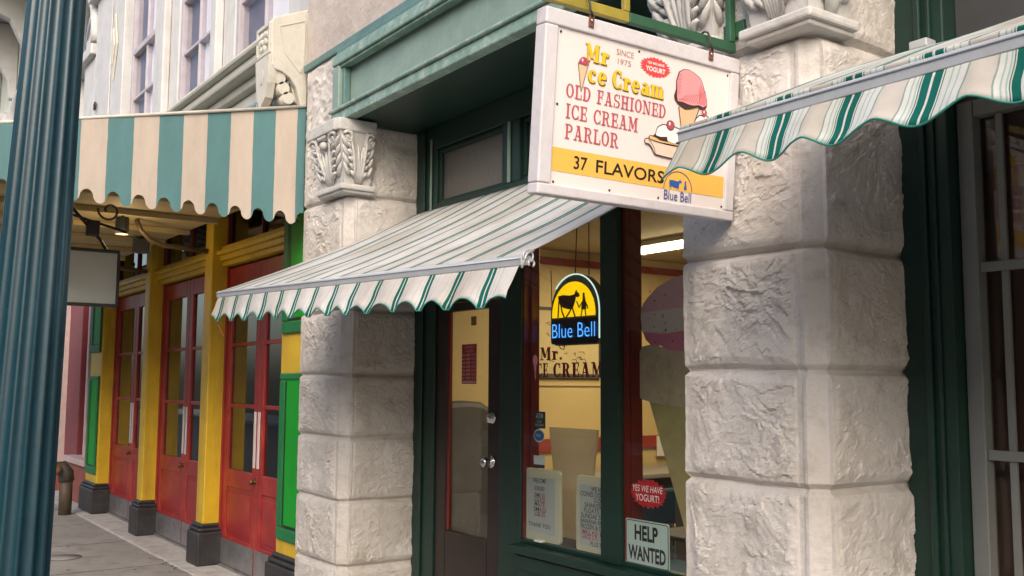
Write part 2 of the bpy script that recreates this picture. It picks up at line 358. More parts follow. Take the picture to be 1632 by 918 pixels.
def ell(cx, cy, rx, ry, n=24): return [(cx+rx*math.cos(2*math.pi*k/n), cy+ry*math.sin(2*math.pi*k/n)) for k in range(n)]
def star(cx, cy, rx, ry, n, k=.82):
    P = []
    for i in range(2*n):
        q = 1 if i % 2 else k+random.uniform(-.04, .04); q *= random.uniform(.96, 1.05) if i % 2 else 1
        P.append((cx+rx*q*math.cos(math.pi*i/n), cy+ry*q*math.sin(math.pi*i/n)))
    return P
# --- lettering: plain sans from the built-in typeface
def sans(txt, u0, u1, v0, v1, m, d0, d1, mb=None, bold=0, shear=0, keepw=False):
    mb = mb or MB()
    c = bpy.data.curves.new('t', 'FONT'); c.body = txt; c.size = 1; c.offset = bold; c.shear = shear; c.resolution_u = 3
    o = bpy.data.objects.new('t', c); COL.objects.link(o)
    bpy.context.view_layer.update()
    me = bpy.data.meshes.new_from_object(o.evaluated_get(bpy.context.evaluated_depsgraph_get()))
    bpy.data.objects.remove(o); bpy.data.curves.remove(c)
    if not me.vertices: return mb
    xs = [p.co.x for p in me.vertices]; ys = [p.co.y for p in me.vertices]
    X0, X1, Y0, Y1 = min(xs), max(xs), min(ys), max(ys)
    sx = (u1-u0)/max(X1-X0, 1e-6); sy = (v1-v0)/max(Y1-Y0, 1e-6)
    if keepw: sx = min(sx, sy)
    mid = (u0+u1)/2 if keepw else None
    b = len(mb.v)
    for p in me.vertices:
        u = u0+(p.co.x-X0)*sx if not keepw else mid+(p.co.x-(X0+X1)/2)*sx
        mb.v.append(m(u, v0+(p.co.y-Y0)*sy, d1))
    for p in me.polygons: mb.f.append(tuple(b+i for i in p.vertices))
    bpy.data.meshes.remove(me)
    return mb
# --- lettering: hand-cut slab serif, strokes as flat strips
def arc(cx, cy, rxo, ryo, rxi, ryi, a0, a1, n=14):
    q = []
    for k in range(n):
        A, B = R(a0+(a1-a0)*k/n), R(a0+(a1-a0)*(k+1)/n)
        q.append([(cx+rxo*math.cos(A), cy+ryo*math.sin(A)), (cx+rxo*math.cos(B), cy+ryo*math.sin(B)), (cx+rxi*math.cos(B), cy+ryi*math.sin(B)), (cx+rxi*math.cos(A), cy+ryi*math.sin(A))])
    return q
def rc(x0, x1, y0, y1): return [[(x0, y0), (x1, y0), (x1, y1), (x0, y1)]]
def dg(xa, ya, xb, yb, w): return [[(xa-w/2, ya), (xa+w/2, ya), (xb+w/2, yb), (xb-w/2, yb)]]
def GLY(ch, s=.2, t=.1):
    sr = .09
    def foot(x, y, w=.2): return rc(x-w, x+w, y, y+t) if y < .5 else rc(x-w, x+w, y-t, y)
    G = {
     'O': (.72, arc(.36, .5, .36, .5, .36-s, .5-t, 0, 360, 24)),
     'L': (.66, rc(.1, .1+s, 0, 1) + rc(0, .42, 1-t, 1) + rc(0, .66, 0, t) + rc(.66-sr, .66, 0, .34)),
     'D': (.72, rc(.08, .08+s, 0, 1) + rc(0, .36, 1-t, 1) + rc(0, .36, 0, t) + arc(.34, .5, .38, .5, .38-s, .5-t, -90, 90)),
     'F': (.64, rc(.1, .1+s, 0, 1) + rc(0, .62, 1-t, 1) + rc(0, .42, 0, t) + rc(.62-sr, .62, .68, 1) + rc(.25, .5, .47, .47+t*.9) + rc(.46, .46+sr*.8, .36, .66)),
     'E': (.66, rc(.1, .1+s, 0, 1) + rc(0, .64, 1-t, 1) + rc(0, .66, 0, t) + rc(.64-sr, .64, .7, 1) + rc(.66-sr, .66, 0, .32) + rc(.25, .5, .46, .46+t*.9) + rc(.46, .46+sr*.8, .35, .66)),
     'A': (.82, dg(.16, 0, .40, 1, t*1.1) + dg(.62, 0, .42, 1, s) + rc(.2, .58, .27, .27+t*.9) + foot(.15, 0, .15) + foot(.64, 0, .18) + rc(.22, .55, 1-t, 1)),
     'S': (.62, arc(.31, .73, .30, .27, .30-s*.85, .27-t, 60, 270) + arc(.31, .27, .31, .27, .31-s*.85, .27-t, -120, 90) + rc(.5, .5+sr, .68, 1) + rc(.02, .02+sr, 0, .32)),
     'H': (.82, rc(.1, .1+s, 0, 1) + rc(.52, .52+s, 0, 1) + rc(.2, .6, .45, .45+t) + foot(.2, 0, .19) + foot(.62, 0, .19) + foot(.2, 1, .19) + foot(.62, 1, .19)),
     'I': (.40, rc(.1, .1+s, 0, 1) + rc(0, .4, 0, t) + rc(0, .4, 1-t, 1)),
     'N': (.84, rc(.1, .1+t, 0, 1) + rc(.64, .64+t, 0, 1) + dg(.18, 1, .64, 0, s) + foot(.15, 0, .15) + foot(.69, 1, .15) + foot(.12, 1, .14)),
     'C': (.68, arc(.37, .5, .37, .5, .37-s, .5-t, 48, 312, 20) + rc(.56, .56+sr, .64, .98) + rc(.58, .58+sr, .04, .3)),
     'R': (.80, rc(.1, .1+s, 0, 1) + rc(0, .4, 0, t) + rc(0, .36, 1-t, 1) + arc(.36, .73, .32, .27, .32-s*.9, .27-t, -90, 90) + rc(.3, .4, .46, .46+t) + dg(.64, 0, .46, .5, s*.9) + rc(.56, .82, 0, t)),
     'P': (.70, rc(.1, .1+s, 0, 1) + rc(0, .42, 0, t) + rc(0, .36, 1-t, 1) + arc(.36, .72, .32, .28, .32-s*.9, .28-t, -90, 90) + rc(.3, .4, .44, .44+t)),
     'M': (.98, rc(.12, .12+t, 0, 1) + rc(.68, .68+s, 0, 1) + dg(.2, 1, .46, .18, s*.9) + dg(.72, 1, .46, .18, t) + foot(.16, 0, .16) + foot(.78, 0, .19) + rc(.0, .26, 1-t, 1) + rc(.68, .96, 1-t, 1)),
     '.': (.28, arc(.14, .1, .11, .11, .001, .001, 0, 360, 10)),
     ' ': (.42, []),
     'r': (.56, rc(.1, .1+s, 0, .68) + rc(0, .42, 0, t) + rc(.0, .2, .68-t, .68) + arc(.42, .40, .18, .28, .18-t, .28-t*1.6, 30, 165, 8) + arc(.47, .52, .085, .085, .001, .001, 0, 360, 10)),
     'c': (.56, arc(.3, .34, .3, .35, .3-s, .35-t, 50, 318, 18) + arc(.43, .54, .08, .09, .001, .001, 0, 360, 10)),
     'e': (.60, arc(.3, .34, .3, .35, .3-s*.95, .35-t, 0, 322, 20) + rc(.1, .58, .30, .30+t*.9)),
     'a': (.64, arc(.25, .2, .25, .21, .25-s*.85, .21-t*.8, 0, 360, 18) + rc(.38, .38+s, .08, .5) + arc(.32, .44, .26, .25, .26-s*.9, .25-t, 0, 150, 10) + rc(.42, .66, 0, t)),
     'm': (1.02, rc(.08, .08+s, 0, .68) + rc(.42, .42+s*.9, 0, .5) + rc(.76, .76+s*.9, 0, .5) + arc(.40, .44, .2, .25, .2-s*.85, .25-t*1.3, 0, 130, 8) + arc(.74, .44, .2, .25, .2-s*.85, .25-t*1.3, 0, 130, 8) + rc(0, .34, 0, t) + rc(.36, .68, 0, t) + rc(.70, 1.02, 0, t) + rc(0, .2, .68-t, .68)),
    }
    return G[ch]
def slab(txt, u0, u1, v0, v1, m, d, mb=None, s=.2, t=.1, gap=.10, grow=0):
    """v0..v1 = cap height"""
    mb = mb or MB(); tot = sum(GLY(c, s, t)[0] for c in txt) + gap*(len(txt)-1)
    k = (u1-u0)/tot; h = v1-v0; x = 0; z = 0
    for c in txt:
        w, qs = GLY(c, s, t)
        for q in qs:
            cx = sum(p[0] for p in q)/len(q); cy = sum(p[1] for p in q)/len(q)
            P = [(u0+(x+p[0])*k, v0+p[1]*h) for p in q]
            if grow:
                C = (u0+(x+cx)*k, v0+cy*h); P2 = []
                for p in P:
                    dx, dy = p[0]-C[0], p[1]-C[1]; P2.append((p[0]+math.copysign(grow, dx) if abs(dx) > 1e-5 else p[0], p[1]+math.copysign(grow, dy) if abs(dy) > 1e-5 else p[1]))
                P = P2
            a = sum(P[i-1][0]*P[i][1]-P[i][0]*P[i-1][1] for i in range(len(P)))
            if a < 0: P = P[::-1]
            b = len(mb.v); z += 1
            mb.v += [m(p[0], p[1], d + (z % 7)*.00012) for p in P]; mb.f.append(tuple(range(b, b+len(P))))
        x += w+gap
    return mb
def stroke(pts, w, m, d0, d1, mb=None, closed=False):
    """a drawn line of width w on the surface"""
    mb = mb or MB(); n = len(pts)
    for i in range(n if closed else n-1):
        a, b = pts[i], pts[(i+1) % n]; dx, dy = b[0]-a[0], b[1]-a[1]; l = math.hypot(dx, dy) or 1
        ex, ey = dx/l*w*.35, dy/l*w*.35; nx, ny = -dy/l*w/2, dx/l*w/2
        mb.poly([(a[0]-ex+nx, a[1]-ey+ny), (a[0]-ex-nx, a[1]-ey-ny), (b[0]+ex-nx, b[1]+ey-ny), (b[0]+ex+nx, b[1]+ey+ny)], m, d0, d1+(i % 3)*.0001)
    return mb
def sstep(a, b, x): t = max(0, min(1, (x-a)/(b-a))); return t*t*(3-2*t)

# ------------------------------------------------------------------ ground
struct(box('sidewalk', -60, 30, -.35, 2.62, -.15, 0, conc, bevel=.012))
struct(box('road', -60, 30, -9, -.35, -.30, -.15, asph, bevel=0))
struct(box('far_sidewalk', -60, 30, -12.4, -9, -.30, 0, conc, bevel=.012))
struct(box('shopfront_step', -20, 3, 2.625, 3.9, -.15, .012, conc2, bevel=.008))
jm = MB()
for k in range(-13, 2): jm.box(k*1.5-.006, k*1.5+.006, -.3, 2.6, .0, .002)
jm.box(-20, 3, 1.10, 1.112, .0, .0024)
struct(obj('sidewalk_joints', jm, paint('joint_dirt', (.09, .085, .08), .9, .3, 8, 0)))
sp_ = MB(); random.seed(21)
for k in range(130):
    x, y, r = random.uniform(-16, -6), random.uniform(.2, 2.6), random.uniform(.008, .022); sp_.lathe([(r, .0), (r*.8, .0022)], (x, y, .0), 8)
struct(obj('sidewalk_spots', sp_, paint('gum_spot', (.075, .07, .066), .8, .2, 8, 0)))
ck = MB()
for (x, y) in ((-12.2, 1.2), (-9.4, 2.55), (-10.6, .7)):
    P = [(x, y)]
    for k in range(16): P.append((P[-1][0]+random.uniform(.03, .09), P[-1][1]+random.uniform(-.06, .055)))
    stroke(P, .006, lambda u, v, d: (u, v, d), .0, .0028, ck)
struct(obj('sidewalk_cracks', ck, MATS['joint_dirt']))
mh = thing('utility_cover', 'round dark metal utility cover set in the sidewalk beside the column', 'cover', (-9.82, 1.9, .002))
obj('rim', MB().lathe([(.16, 0), (.16, .004), (.153, .004), (.153, 0)], (-9.82, 1.9, .001), 28), iron, mh)
obj('lid', MB().lathe([(.152, 0), (.152, .003), (.02, .0035)], (-9.82, 1.9, .001), 28), conc, mh)

# ------------------------------------------------------------------ building across the street, out of view, added to darken glass reflections and block low sky
ob_ = thing('unseen_brick_building', 'brown brick building added across the street, out of view, to darken the window reflections', 'building', (-15, -14, 0))
m_ = MB().box(-45, 20, -20, -13, 0, 7.5); obj('wall', m_, brick, ob_)
for k in range(20):
    for z in (.8, 4.2):
        w = box('window', -44+k*3.2, -42.4+k*3.2, -13, -12.94, z, z+2.2, upglass if z > 2 else dark_in, ob_, 0)
box('cornice', -45.2, 20.2, -13.3, -12.7, 7.5, 7.9, cream_t, ob_)

# ------------------------------------------------------------------ ice cream shop building
shop = thing('stone_shop_building', 'rough white stone shop with dark green woodwork and a deep green sign box', 'building', (-4.2, 3, 0))

def pier(name, x0, x1, y0, y1, z0, z1, joints, seed, tall=()):
    c = .055; P = [Vector((x0, y1)), Vector((x0, y0)), Vector((x1-c, y0)), Vector((x1, y0+c)), Vector((x1, y1))]
    Ns = [Vector((-1, 0)), Vector((0, -1)), Vector((.7071, -.7071)), Vector((1, 0))]
    step = .0065; ring = []
    for i in range(4):
        a, b = P[i], P[i+1]; n = max(2, int((b-a).length/(step if i else .05)))
        for k in range(n + (1 if i == 3 else 0)):
            t = k/n; nn = Ns[i]
            if k == 0 and i > 0: nn = (Ns[i]+Ns[i-1]).normalized()
            ring.append((a.lerp(b, t), nn, i, t))
    nz = int((z1-z0)/step); mb = MB()
    sd = Vector((seed*7.3, seed*3.1, 0))
    cache = [(ring[i][0], ring[i][1], ring[i][2], ring[i][3]) for i in range(len(ring))]
    JW = sorted(joints)
    def fn(u, v):
        p, n, i, t = cache[round(u*(len(cache)-1))]; z = z0+v*(z1-z0)
        k = min(range(len(JW)), key=lambda q: abs(z-JW[q])); wob = noise.noise(Vector((p.x*3, p.y*3, JW[k]*9)))*.008
        dz = abs(z-JW[k]-wob)
        if i == 1: m = sstep(0, .07, p.x-x0-.012) * sstep(.085, .135, x1-p.x)
        elif i == 3: m = sstep(.045, .085, p.y-y0) * sstep(0, .03, y1-p.y)
        else: m = 0
        me = sstep(.006, .05, dz)
        q = Vector((p.x, p.y, z)) + Vector((sd.x, sd.y, seed))
        w = q + noise.noise_vector(q*5)*.10
        f1 = noise.fractal(w*4.2, 1.0, 2.0, 4)
        def chip(v, sc, am):
            dd, pp = noise.voronoi(v*sc, distance_metric='DISTANCE')
            c0 = pp[0]; tn = noise.noise_vector(c0*3.7+Vector((9, 4, 2))); h = noise.noise(c0*5.1)
            return (tn.dot(v*sc-c0)*1.1 + h*.5)*am
        rid = chip(Vector((w.x, w.y, w.z*1.35)), 13, .0185); rid2 = chip(Vector((w.x, w.y, w.z*1.5))+Vector((3, 1, 2)), 31, .0085)
        f3 = noise.fractal(q*38, 1.0, 2.0, 3)
        am_ = .45+.75*sstep(-.25, .35, noise.noise(q*4.3)); d = m*me*(.012 + f1*.008 + am_* (rid + rid2)*(.75+.5*f1)*(1 if i == 1 else .6)) + f3*.0018 + f1*.0025
        d -= .021*max(0, 1-dz/.019)**.9
        d -= .0025*(1-sstep(0, .012, dz))
        if i in (1, 2, 3) and abs((x1-.085)-p.x) < .012 and i == 1: d -= .0035
        if i == 3 and abs(p.y-y0-.05) < .014: d += .007*me
        return (p.x+n.x*d, p.y+n.y*d, z)
    mb.grid(len(cache), nz, fn); mb.sm = set()
    return obj(name, mb, stone, shop)
J = [0.06, .455, .86, 1.255, 1.655, 2.068, 2.81, 3.3]
pl = pier('stone_pier', -6.40, -5.70, 2.70, 3.30, 0, 3.275, J, 1.0)
pr = pier('stone_pier', -2.70, -2.08, 2.70, 3.30, 0, 3.9, J, 5.0)
# rough block over the left capital
mb = MB()
def blk(u, v):
    x = -6.40+u*.60; z = 3.27+v*.54; e = min(u*.6, .6-u*.6, v*.54, (1-v)*.54)
    q = Vector((x, 9, z)); w = q+noise.noise_vector(q*6)*.08
    d = sstep(0, .06, e)*(.014+noise.fractal(w*7, 1, 2, 4)*.014 + max(0, 1-abs(noise.noise(w*17))*2.4)*.010)+noise.fractal(q*40, 1, 2, 2)*.0016
    return (x, 2.70-d, z)
mb.grid(70, 62, blk); mb.box(-6.40, -5.79, 2.705, 3.28, 3.277, 3.81)
obj('frieze_block', mb, stone, shop)

def capital(parent, x0, x1, y0, y1, z0, z1, seed):
    """carved capital on a pier corner: bell with acanthus leaves on front and sides, moulded base, flat abacus"""
    mb = MB(); W_, D_ = x1-x0, y1-y0
    zb, zt = z0+.05, z1-.076; H = zt-zb
    fl = lambda t: .07*t**1.8 + .010*math.sin(t*math.pi)
    def on(side, s, t, d):
        f = fl(t); z = zb+H*t
        if side == 0: return Vector(((x0+x1)/2 + s*(W_/2+f), y0-f-d, z))
        if side == 1: return Vector((x1+f+d, (y0-f)+(s*.5+.5)*(D_+f), z))
        return Vector((x0-f-d, (y0-f)+(s*.5+.5)*(D_+f), z))
    for sd_, n in ((2, 14), (0, 26), (1, 16)):
        mb.grid(n, 26, lambda u, v: on(sd_, (u*2-1)*(1 if sd_ != 2 else -1), v, noise.fractal(Vector((u*5+seed, v*5, sd_)), 1, 2, 3)*.003))
    def lobe(side, P, r, d):
        n = len(P); pts = []
        for k, (s, t) in enumerate(P): pts.append(on(side, max(-1.02, min(1.02, s)), min(1.0, t), d*math.sin(math.pi*(k+.6)/(n+.4))))
        mb.tube(pts, [r*q for q in ([.55, 1, 1.05, .8, .12] if n == 5 else [.5]+[1]*(n-2)+[.3])], 7)
    def leafset(side, sc):
        w = sc
        for k in (-2, -1, 0, 1, 2):            # ribs fanning up from the foot
            lobe(side, [(k*.07, .02), (k*.10, .22), (k*.15, .42), (k*.22, .60), (k*.31, .74)], .0125, .016)
        for sg in (-1, 1):
            for j in range(6):                 # two leaves either side, toothed by short leaflets
                t = .14+.13*j; s0 = sg*(.24+.30*t)
                lobe(side, [(s0, t), (s0+sg*.10, t+.05), (s0+sg*.19, t+.085), (s0+sg*.27, t+.10), (s0+sg*.34, t+.085)], .0135*(1-.05*j), .020)
                lobe(side, [(s0, t+.02), (s0-sg*.04, t+.09), (s0-sg*.05, t+.14), (s0-sg*.03, t+.18), (s0+sg*.01, t+.21)], .011, .018)
            lobe(side, [(sg*.24, .05), (sg*.29, .3), (sg*.36, .55), (sg*.44, .75), (sg*.56, .92)], .010, .030)
            for j in range(4):
                lobe(side, [(sg*.60, .18+.17*j), (sg*.72, .22+.17*j), (sg*.82, .28+.17*j), (sg*.90, .34+.17*j), (sg*.96, .42+.16*j)], .015, .012)
            P = [on(side, sg*(.62+.26*(1-.8*k/20)*math.cos(.5+k/20*8)), .86+.12*(1-.8*k/20)*math.sin(.5+k/20*8), .020) for k in range(21)]
            mb.tube(P, [.012*(1-.5*k/20) for k in range(21)], 6)
    leafset(0, 1); leafset(1, .8); leafset(2, .8)
    mb.ball(on(0, .02, .80, .022), (.036, .026, .028), 9)
    for k in range(9): lobe(0, [(-.16+.04*k, .90), (-.2+.05*k, .93), (-.22+.055*k, .955), (-.24+.06*k, .97), (-.25+.0625*k, .985)], .010, .022)
    o = obj('capital', mb, carved, parent)
    # moulding under the leaves, abacus on top
    mo = MB()
    for (e, za, zb2) in ((.018, z0-.004, z0+.018), (.036, z0+.015, z0+.052)):
        mo.box(x0-e, x1+e, y0-e, y1+.02, za, zb2)
    obj('moulding', mo, carved, o, .010)
    ab = MB(); e = .085; z = z1-.078
    pts = [(x0-e, y1), (x0-e, y0-e*.9), (x0-e+.05, y0-e-.015), (x1+e-.05, y0-e-.015), (x1+e, y0-e*.9), (x1+e, y1)]
    ab.poly(pts, lambda u, v, d: (u, v, z+d), 0, .078)
    obj('abacus', ab, carved, o, .008)
    return o
capital(pl, -6.00, -5.665, 2.655, 2.84, 2.815, 3.275, 1)
capital(pr, -2.30, -2.055, 2.655, 2.87, 2.815, 3.30, 2)
capital(pr, -2.74, -2.49, 2.655, 2.87, 2.84, 3.30, 3)

# green sign box (fascia) over the entrance
FX0, FX1 = -5.83, -2.72
box('fascia_board', FX0+.004, FX1, 2.705, 3.30, 3.305, 3.78, g_fascia, shop, .004)
fm = MB()
tr = obj('fascia_trim', MB().box(FX0, FX1, 2.625, 2.70, 3.28, 3.345).box(FX0, FX1, 2.605, 2.70, 3.345, 3.366), g_trim, shop, .008)
obj('fascia_trim', MB().box(FX0, FX1, 2.625, 2.70, 3.665, 3.735).box(FX0, FX1, 2.64, 2.70, 3.646, 3.662), g_trim, shop, .008)
obj('fascia_trim', MB().box(FX0, FX0+.095, 2.632, 2.70, 3.348, 3.662), g_fascia, shop, .006)
obj('fascia_trim', MB().box(FX0+.097, FX0+.13, 2.655, 2.703, 3.368, 3.645), g_blue, shop, .006)
box('soffit', FX0+.1, FX1-.003, 2.706, 3.30, 3.285, 3.303, g_dark, shop, 0)
# ledge and upper wall
lm = MB().box(-6.415, -1.0, 2.672, 3.0, 3.79, 3.842).box(FX0, -1.0, 2.655, 2.9, 3.742, 3.787)
obj('ledge', lm, g_blue, shop, .006)
uw = MB().box(-6.42, 1.5, 2.70, 3.3, 3.843, 8)
obj('upper_wall', uw, stucco, shop)
gm = MB()
for z in (4.42, 4.72, 5.02): gm.box(-6.43, 1.5, 2.68, 2.698, z, z+.26)
obj('wall_course', gm, stucco, shop, .02)
# woodwork in the recess
def fpost(name, x0, x1, z0, z1, y=3.20, m=g_dark): return box(name, x0, x1, y, y+.09, z0, z1, m, shop, .006)
p = fpost('pilaster', -5.70, -5.43, 0.01, 3.284); box('pilaster_bead', -5.60, -5.565, 3.183, 3.197, .01, 3.28, g_dark, p, .006); box('pilaster_bead', -5.50, -5.48, 3.188, 3.197, 2.7, 3.2, g_fascia, p, .004)
box('lintel', -5.43, -2.70, 3.195, 3.28, 3.125, 3.284, g_dark, shop, .006)
box('transom_bar', -5.43, -2.70, 3.175, 3.29, 2.60, 2.755, g_dark, shop, .006)
for x0, x1 in ((-4.665, -4.49), (-3.75, -3.60)):
    q = box('transom_post', x0, x1, 3.19, 3.28, 2.757, 3.123, g_dark, shop, .006); box('bead', x0+.07, x0+.095, 3.178, 3.188, 2.76, 3.12, g_fascia, q, .003)
for x0, x1 in ((-5.43, -4.667), (-4.488, -3.752), (-3.598, -2.70)):
    q = obj('transom_window', MB().box(x0, x1, 3.215, 3.27, 2.757, 2.785).box(x0, x1, 3.215, 3.27, 3.095, 3.122).box(x0, x0+.03, 3.215, 3.27, 2.786, 3.094).box(x1-.03, x1, 3.215, 3.27, 2.786, 3.094), g_dark, shop, .004)
    box('pane', x0+.03, x1-.03, 3.24, 3.246, 2.786, 3.094, transom_m, q, 0)
# entrance door
door = thing_door = obj('shop_door', MB().box(-5.425, -5.30, 3.215, 3.26, .02, 2.10).box(-4.83, -4.70, 3.215, 3.26, .02, 2.10).box(-5.298, -4.832, 3.215, 3.26, .02, .70).box(-5.298, -4.832, 3.215, 3.26, 2.05, 2.10), brown, shop, .005)
box('pane', -5.298, -4.832, 3.235, 3.241, .70, 2.05, winglass, door, 0)
obj('glazing_bead', MB().box(-5.298, -5.27, 3.222, 3.234, .702, 2.048), oxred, door, .003)
box('door_head', -5.43, -4.69, 3.20, 3.28, 2.105, 2.598, brown, shop, .005)
obj('deadbolt', MB().lathe([(.0, -.03), (.026, -.03), (.028, -.002), (.034, 0), (.034, .008)], (-4.775, 3.207, 1.402), 16, 'y'), chrome, door)
obj('door_knob', MB().lathe([(.012, -.075), (.028, -.07), (.031, -.055), (.022, -.04), (.012, -.034), (.012, -.012), (.036, -.01), (.036, .004)], (-4.775, 3.211, 1.152), 18, 'y'), chrome, door)
# display window
p = fpost('window_post', -4.685, -4.475, .02, 2.598, 3.195); box('jamb_lining', -4.474, -4.470, 3.214, 3.254, .757, 2.57, oxred, p, 0)
box('post_cheek', -4.475, -4.450, 3.255, 3.31, .745, 2.598, oxred, shop, .003)
p = fpost('window_post', -3.77, -3.635, .735, 2.598, 3.18); box('jamb_lining', -3.634, -3.630, 3.214, 3.254, .757, 2.57, oxred, p, 0)
box('post_cheek', -3.635, -3.622, 3.255, 3.33, .745, 2.598, oxred, shop, .003)
box('window_sill', -4.475, -2.70, 3.12, 3.31, .69, .733, g_dark, shop, .006)
bk = box('bulkhead', -4.475, -2.70, 3.18, 3.26, .02, .69, g_dark, shop, .004)
obj('bulkhead_moulding', MB().box(-4.47, -2.70, 3.155, 3.18, .60, .68), g_dark, bk, .008)
for a, b, pa in ((-4.475, -3.77, -3.77), (-3.635, -2.70, -2.70)):
    dw = obj('display_window', MB().box(a, b, 3.20, 3.25, .733, .755).box(a, b, 3.20, 3.25, 2.575, 2.60).box(b-.012, b, 3.214, 3.25, .755, 2.575), g_dark, shop, .004)
    box('pane', a, pa, 3.208, 3.213, .755, 2.575, winglass, dw, 0)
# right-hand neighbour bay of the same stone building
p = box('pilaster', -2.08, -1.885, 3.18, 3.30, .01, 3.6, g_dark, shop, .006)
box('pilaster_bead', -1.99, -1.965, 3.162, 3.178, .01, 3.6, g_dark, p, .006)
box('pilaster_bead', -1.945, -1.93, 3.168, 3.178, .01, 3.6, g_dark, p, .004)
sw = obj('side_window', MB().box(-1.883, -1.825, 3.24, 3.30, .3, 2.60).box(-.35, -.29, 3.24, 3.30, .3, 2.60).box(-1.823, -.352, 3.24, 3.30, 2.54, 2.60).box(-1.823, -.352, 3.24, 3.30, .3, .36), bargrey, shop, .004)
for x in (-1.745, -1.60, -1.455, -1.31, -1.16, -1.0): box('window_bar', x-.012, x+.012, 3.262, 3.276, .36, 2.54, bargrey, sw, .002)
for z in (.73, 1.37, 2.01): box('window_bar', -1.823, -.352, 3.250, 3.261, z-.017, z+.017, bargrey, sw, .002)
box('pane', -1.823, -.352, 3.285, 3.29, .36, 2.54, darkglass, sw, 0)
bm_ = MB()
for k in range(60): bm_.box(-1.995, -.3, 3.40+.003*(k % 2), 3.408+.003*(k % 2), .30+k*.04, .30+k*.04+.043)
obj('blind', bm_, blind, sw, 0)
box('inner_reflection', -1.66, -1.57, 3.36, 3.38, 2.02, 2.36, paint('reflection_orange', (.17, .07, .035), .6, .2, 4, 0), sw, .01)  # orange reflection in the side window, painted as a small panel
box('side_transom', -1.883, .3, 3.26, 3.30, 2.605, 3.6, paint('grey_dark_panel', (.062, .062, .062), .5, .2, 3, .05, 30), shop, 0)
box('side_wall', .0, 1.5, 2.75, 3.30, 0, 3.79, stone, shop, .01)
box('bulkhead', -1.883, 0, 3.2, 3.3, .01, .298, g_dark, shop, .004)
# room behind the glass
room = box('interior_wall', -5.98, -5.90, 3.285, 8.2, .0, 2.62, yel_in, shop, 0)
box('interior_wall', -5.90, -2.02, 8.0, 8.1, 0, 2.62, yel_in, shop, 0)
box('interior_wall', -2.06, -2.0, 3.31, 8.0, 0, 2.62, yel_in, shop, 0)
box('interior_ceiling', -5.98, -2.0, 3.285, 8.1, 2.622, 2.70, cream_in, shop, 0)
box('interior_floor', -5.90, -2.06, 3.31, 8.0, -.02, .013, floor_in, shop, 0)
box('cornice_band', -5.899, -5.875, 3.32, 8.0, 2.505, 2.56, red_in, room, .004)
box('dado_band', -5.899, -5.88, 3.9, 8.0, 1.095, 1.195, red_in, room, .004)
box('wall_seam', -5.899, -5.893, 3.6, 3.62, 1.2, 2.5, paint('seam_brown', (.25, .16, .05), .7, .1, 4, 0), room, 0)
obj('wall_rail', MB().box(-5.899, -5.89, 4.3, 8, 1.585, 1.592), paint('rail_grey', (.30, .24, .12), .7, .1, 4, 0), room, 0)
box('backroom_slab', -2.0, 1.5, 8.0, 8.1, 0, 3.6, dark_in, shop, 0)
box('backroom_slab', -2.06, 1.5, 3.31, 8.1, 3.6, 3.79, dark_in, shop, 0)
box('backroom_slab', -2.0, 1.5, 3.7, 8.1, -.02, .013, dark_in, shop, 0)

# ------------------------------------------------------------------ interior things
def tube_light(x, y, lit):
    t = thing('ceiling_light', 'long lit fluorescent fixture on the ceiling inside the ice cream shop', 'light fixture', (x, y, 2.6))
    obj('housing', MB().box(x-.62, x+.62, y-.07, y+.07, 2.585, 2.62), ink_white, t, .004)
    obj('tube', MB().tube([(x-.6, y, 2.56), (x+.6, y, 2.56)], .022, 10), emit('fluorescent', (1, .86, .58), 9), t)
    ld = bpy.data.lights.new('lamp', 'AREA'); ld.shape = 'RECTANGLE'; ld.size = 1.2; ld.size_y = .12; ld.energy = lit; ld.color = (1, .80, .50)
    l = bpy.data.objects.new('lamp', ld); COL.objects.link(l); l.parent = t; l.location = (0, 0, -.075)
    return t
tube_light(-4.62, 4.80, 19)
bs = obj('door_reflection_panel', MB().poly([(3.36, .0), (3.87, 0), (3.87, 1.36), (3.84, 1.43), (3.76, 1.475), (3.62, 1.485), (3.48, 1.475), (3.36, 1.44)], PX(-5.72), -.12, .02), counter_m, None, .04)  # added dark shape standing in for the street reflection in the door glass
tag(bs, 'dark grey rounded panel added inside the glass door in place of a street reflection', 'seat')
ct = thing('serving_counter', 'grey serving counter along the yellow wall inside the shop', 'counter', (-5.5, 6, 0))
obj('body', MB().box(-5.85, -5.35, 4.1, 7.8, .015, .92), counter_m, ct, .01)
obj('worktop', MB().box(-5.88, -5.30, 4.07, 7.85, .922, .96), paint('worktop', (.30, .28, .25), .4, .1, 4, 0), ct, .008)
for k, (x, y) in enumerate(((-4.55, 4.45), (-4.25, 4.75))):
    c = thing('cafe_chair', ('blue cafe chair seen under the giant cone poster', 'blue cafe chair farther back behind the yogurt sticker')[k], 'chair', (x, y, 0))
    obj('seat', MB().box(x-.2, x+.2, y-.2, y+.2, .43, .47), chair_blue, c, .015)
    obj('backrest', MB().box(x-.2, x-.16, y-.18, y+.18, .70, .93), chair_blue, c, .03)
    for sx in (-1, 1):
        for sy in (-1, 1): obj('leg', MB().tube([(x+sx*.17, y+sy*.17, .43), (x+sx*.19, y+sy*.19, .013)], .013, 8), chrome, c)
    for sy in (-1, 1): obj('back_post', MB().tube([(x-.18, y+sy*.17, .45), (x-.18, y+sy*.17, .7)], .012, 8), chrome, c)
tb = thing('cafe_table', 'cafe table with a dark top inside the window', 'table', (-4.1, 4.3, 0))
obj('top', MB().box(-4.35, -3.85, 4.0, 4.55, .72, .75), counter_m, tb, .01); obj('pedestal', MB().lathe([(.2, 0.014), (.2, .03), (.03, .05), (.03, .72)], (-4.1, 4.28, 0), 16), chrome, tb)
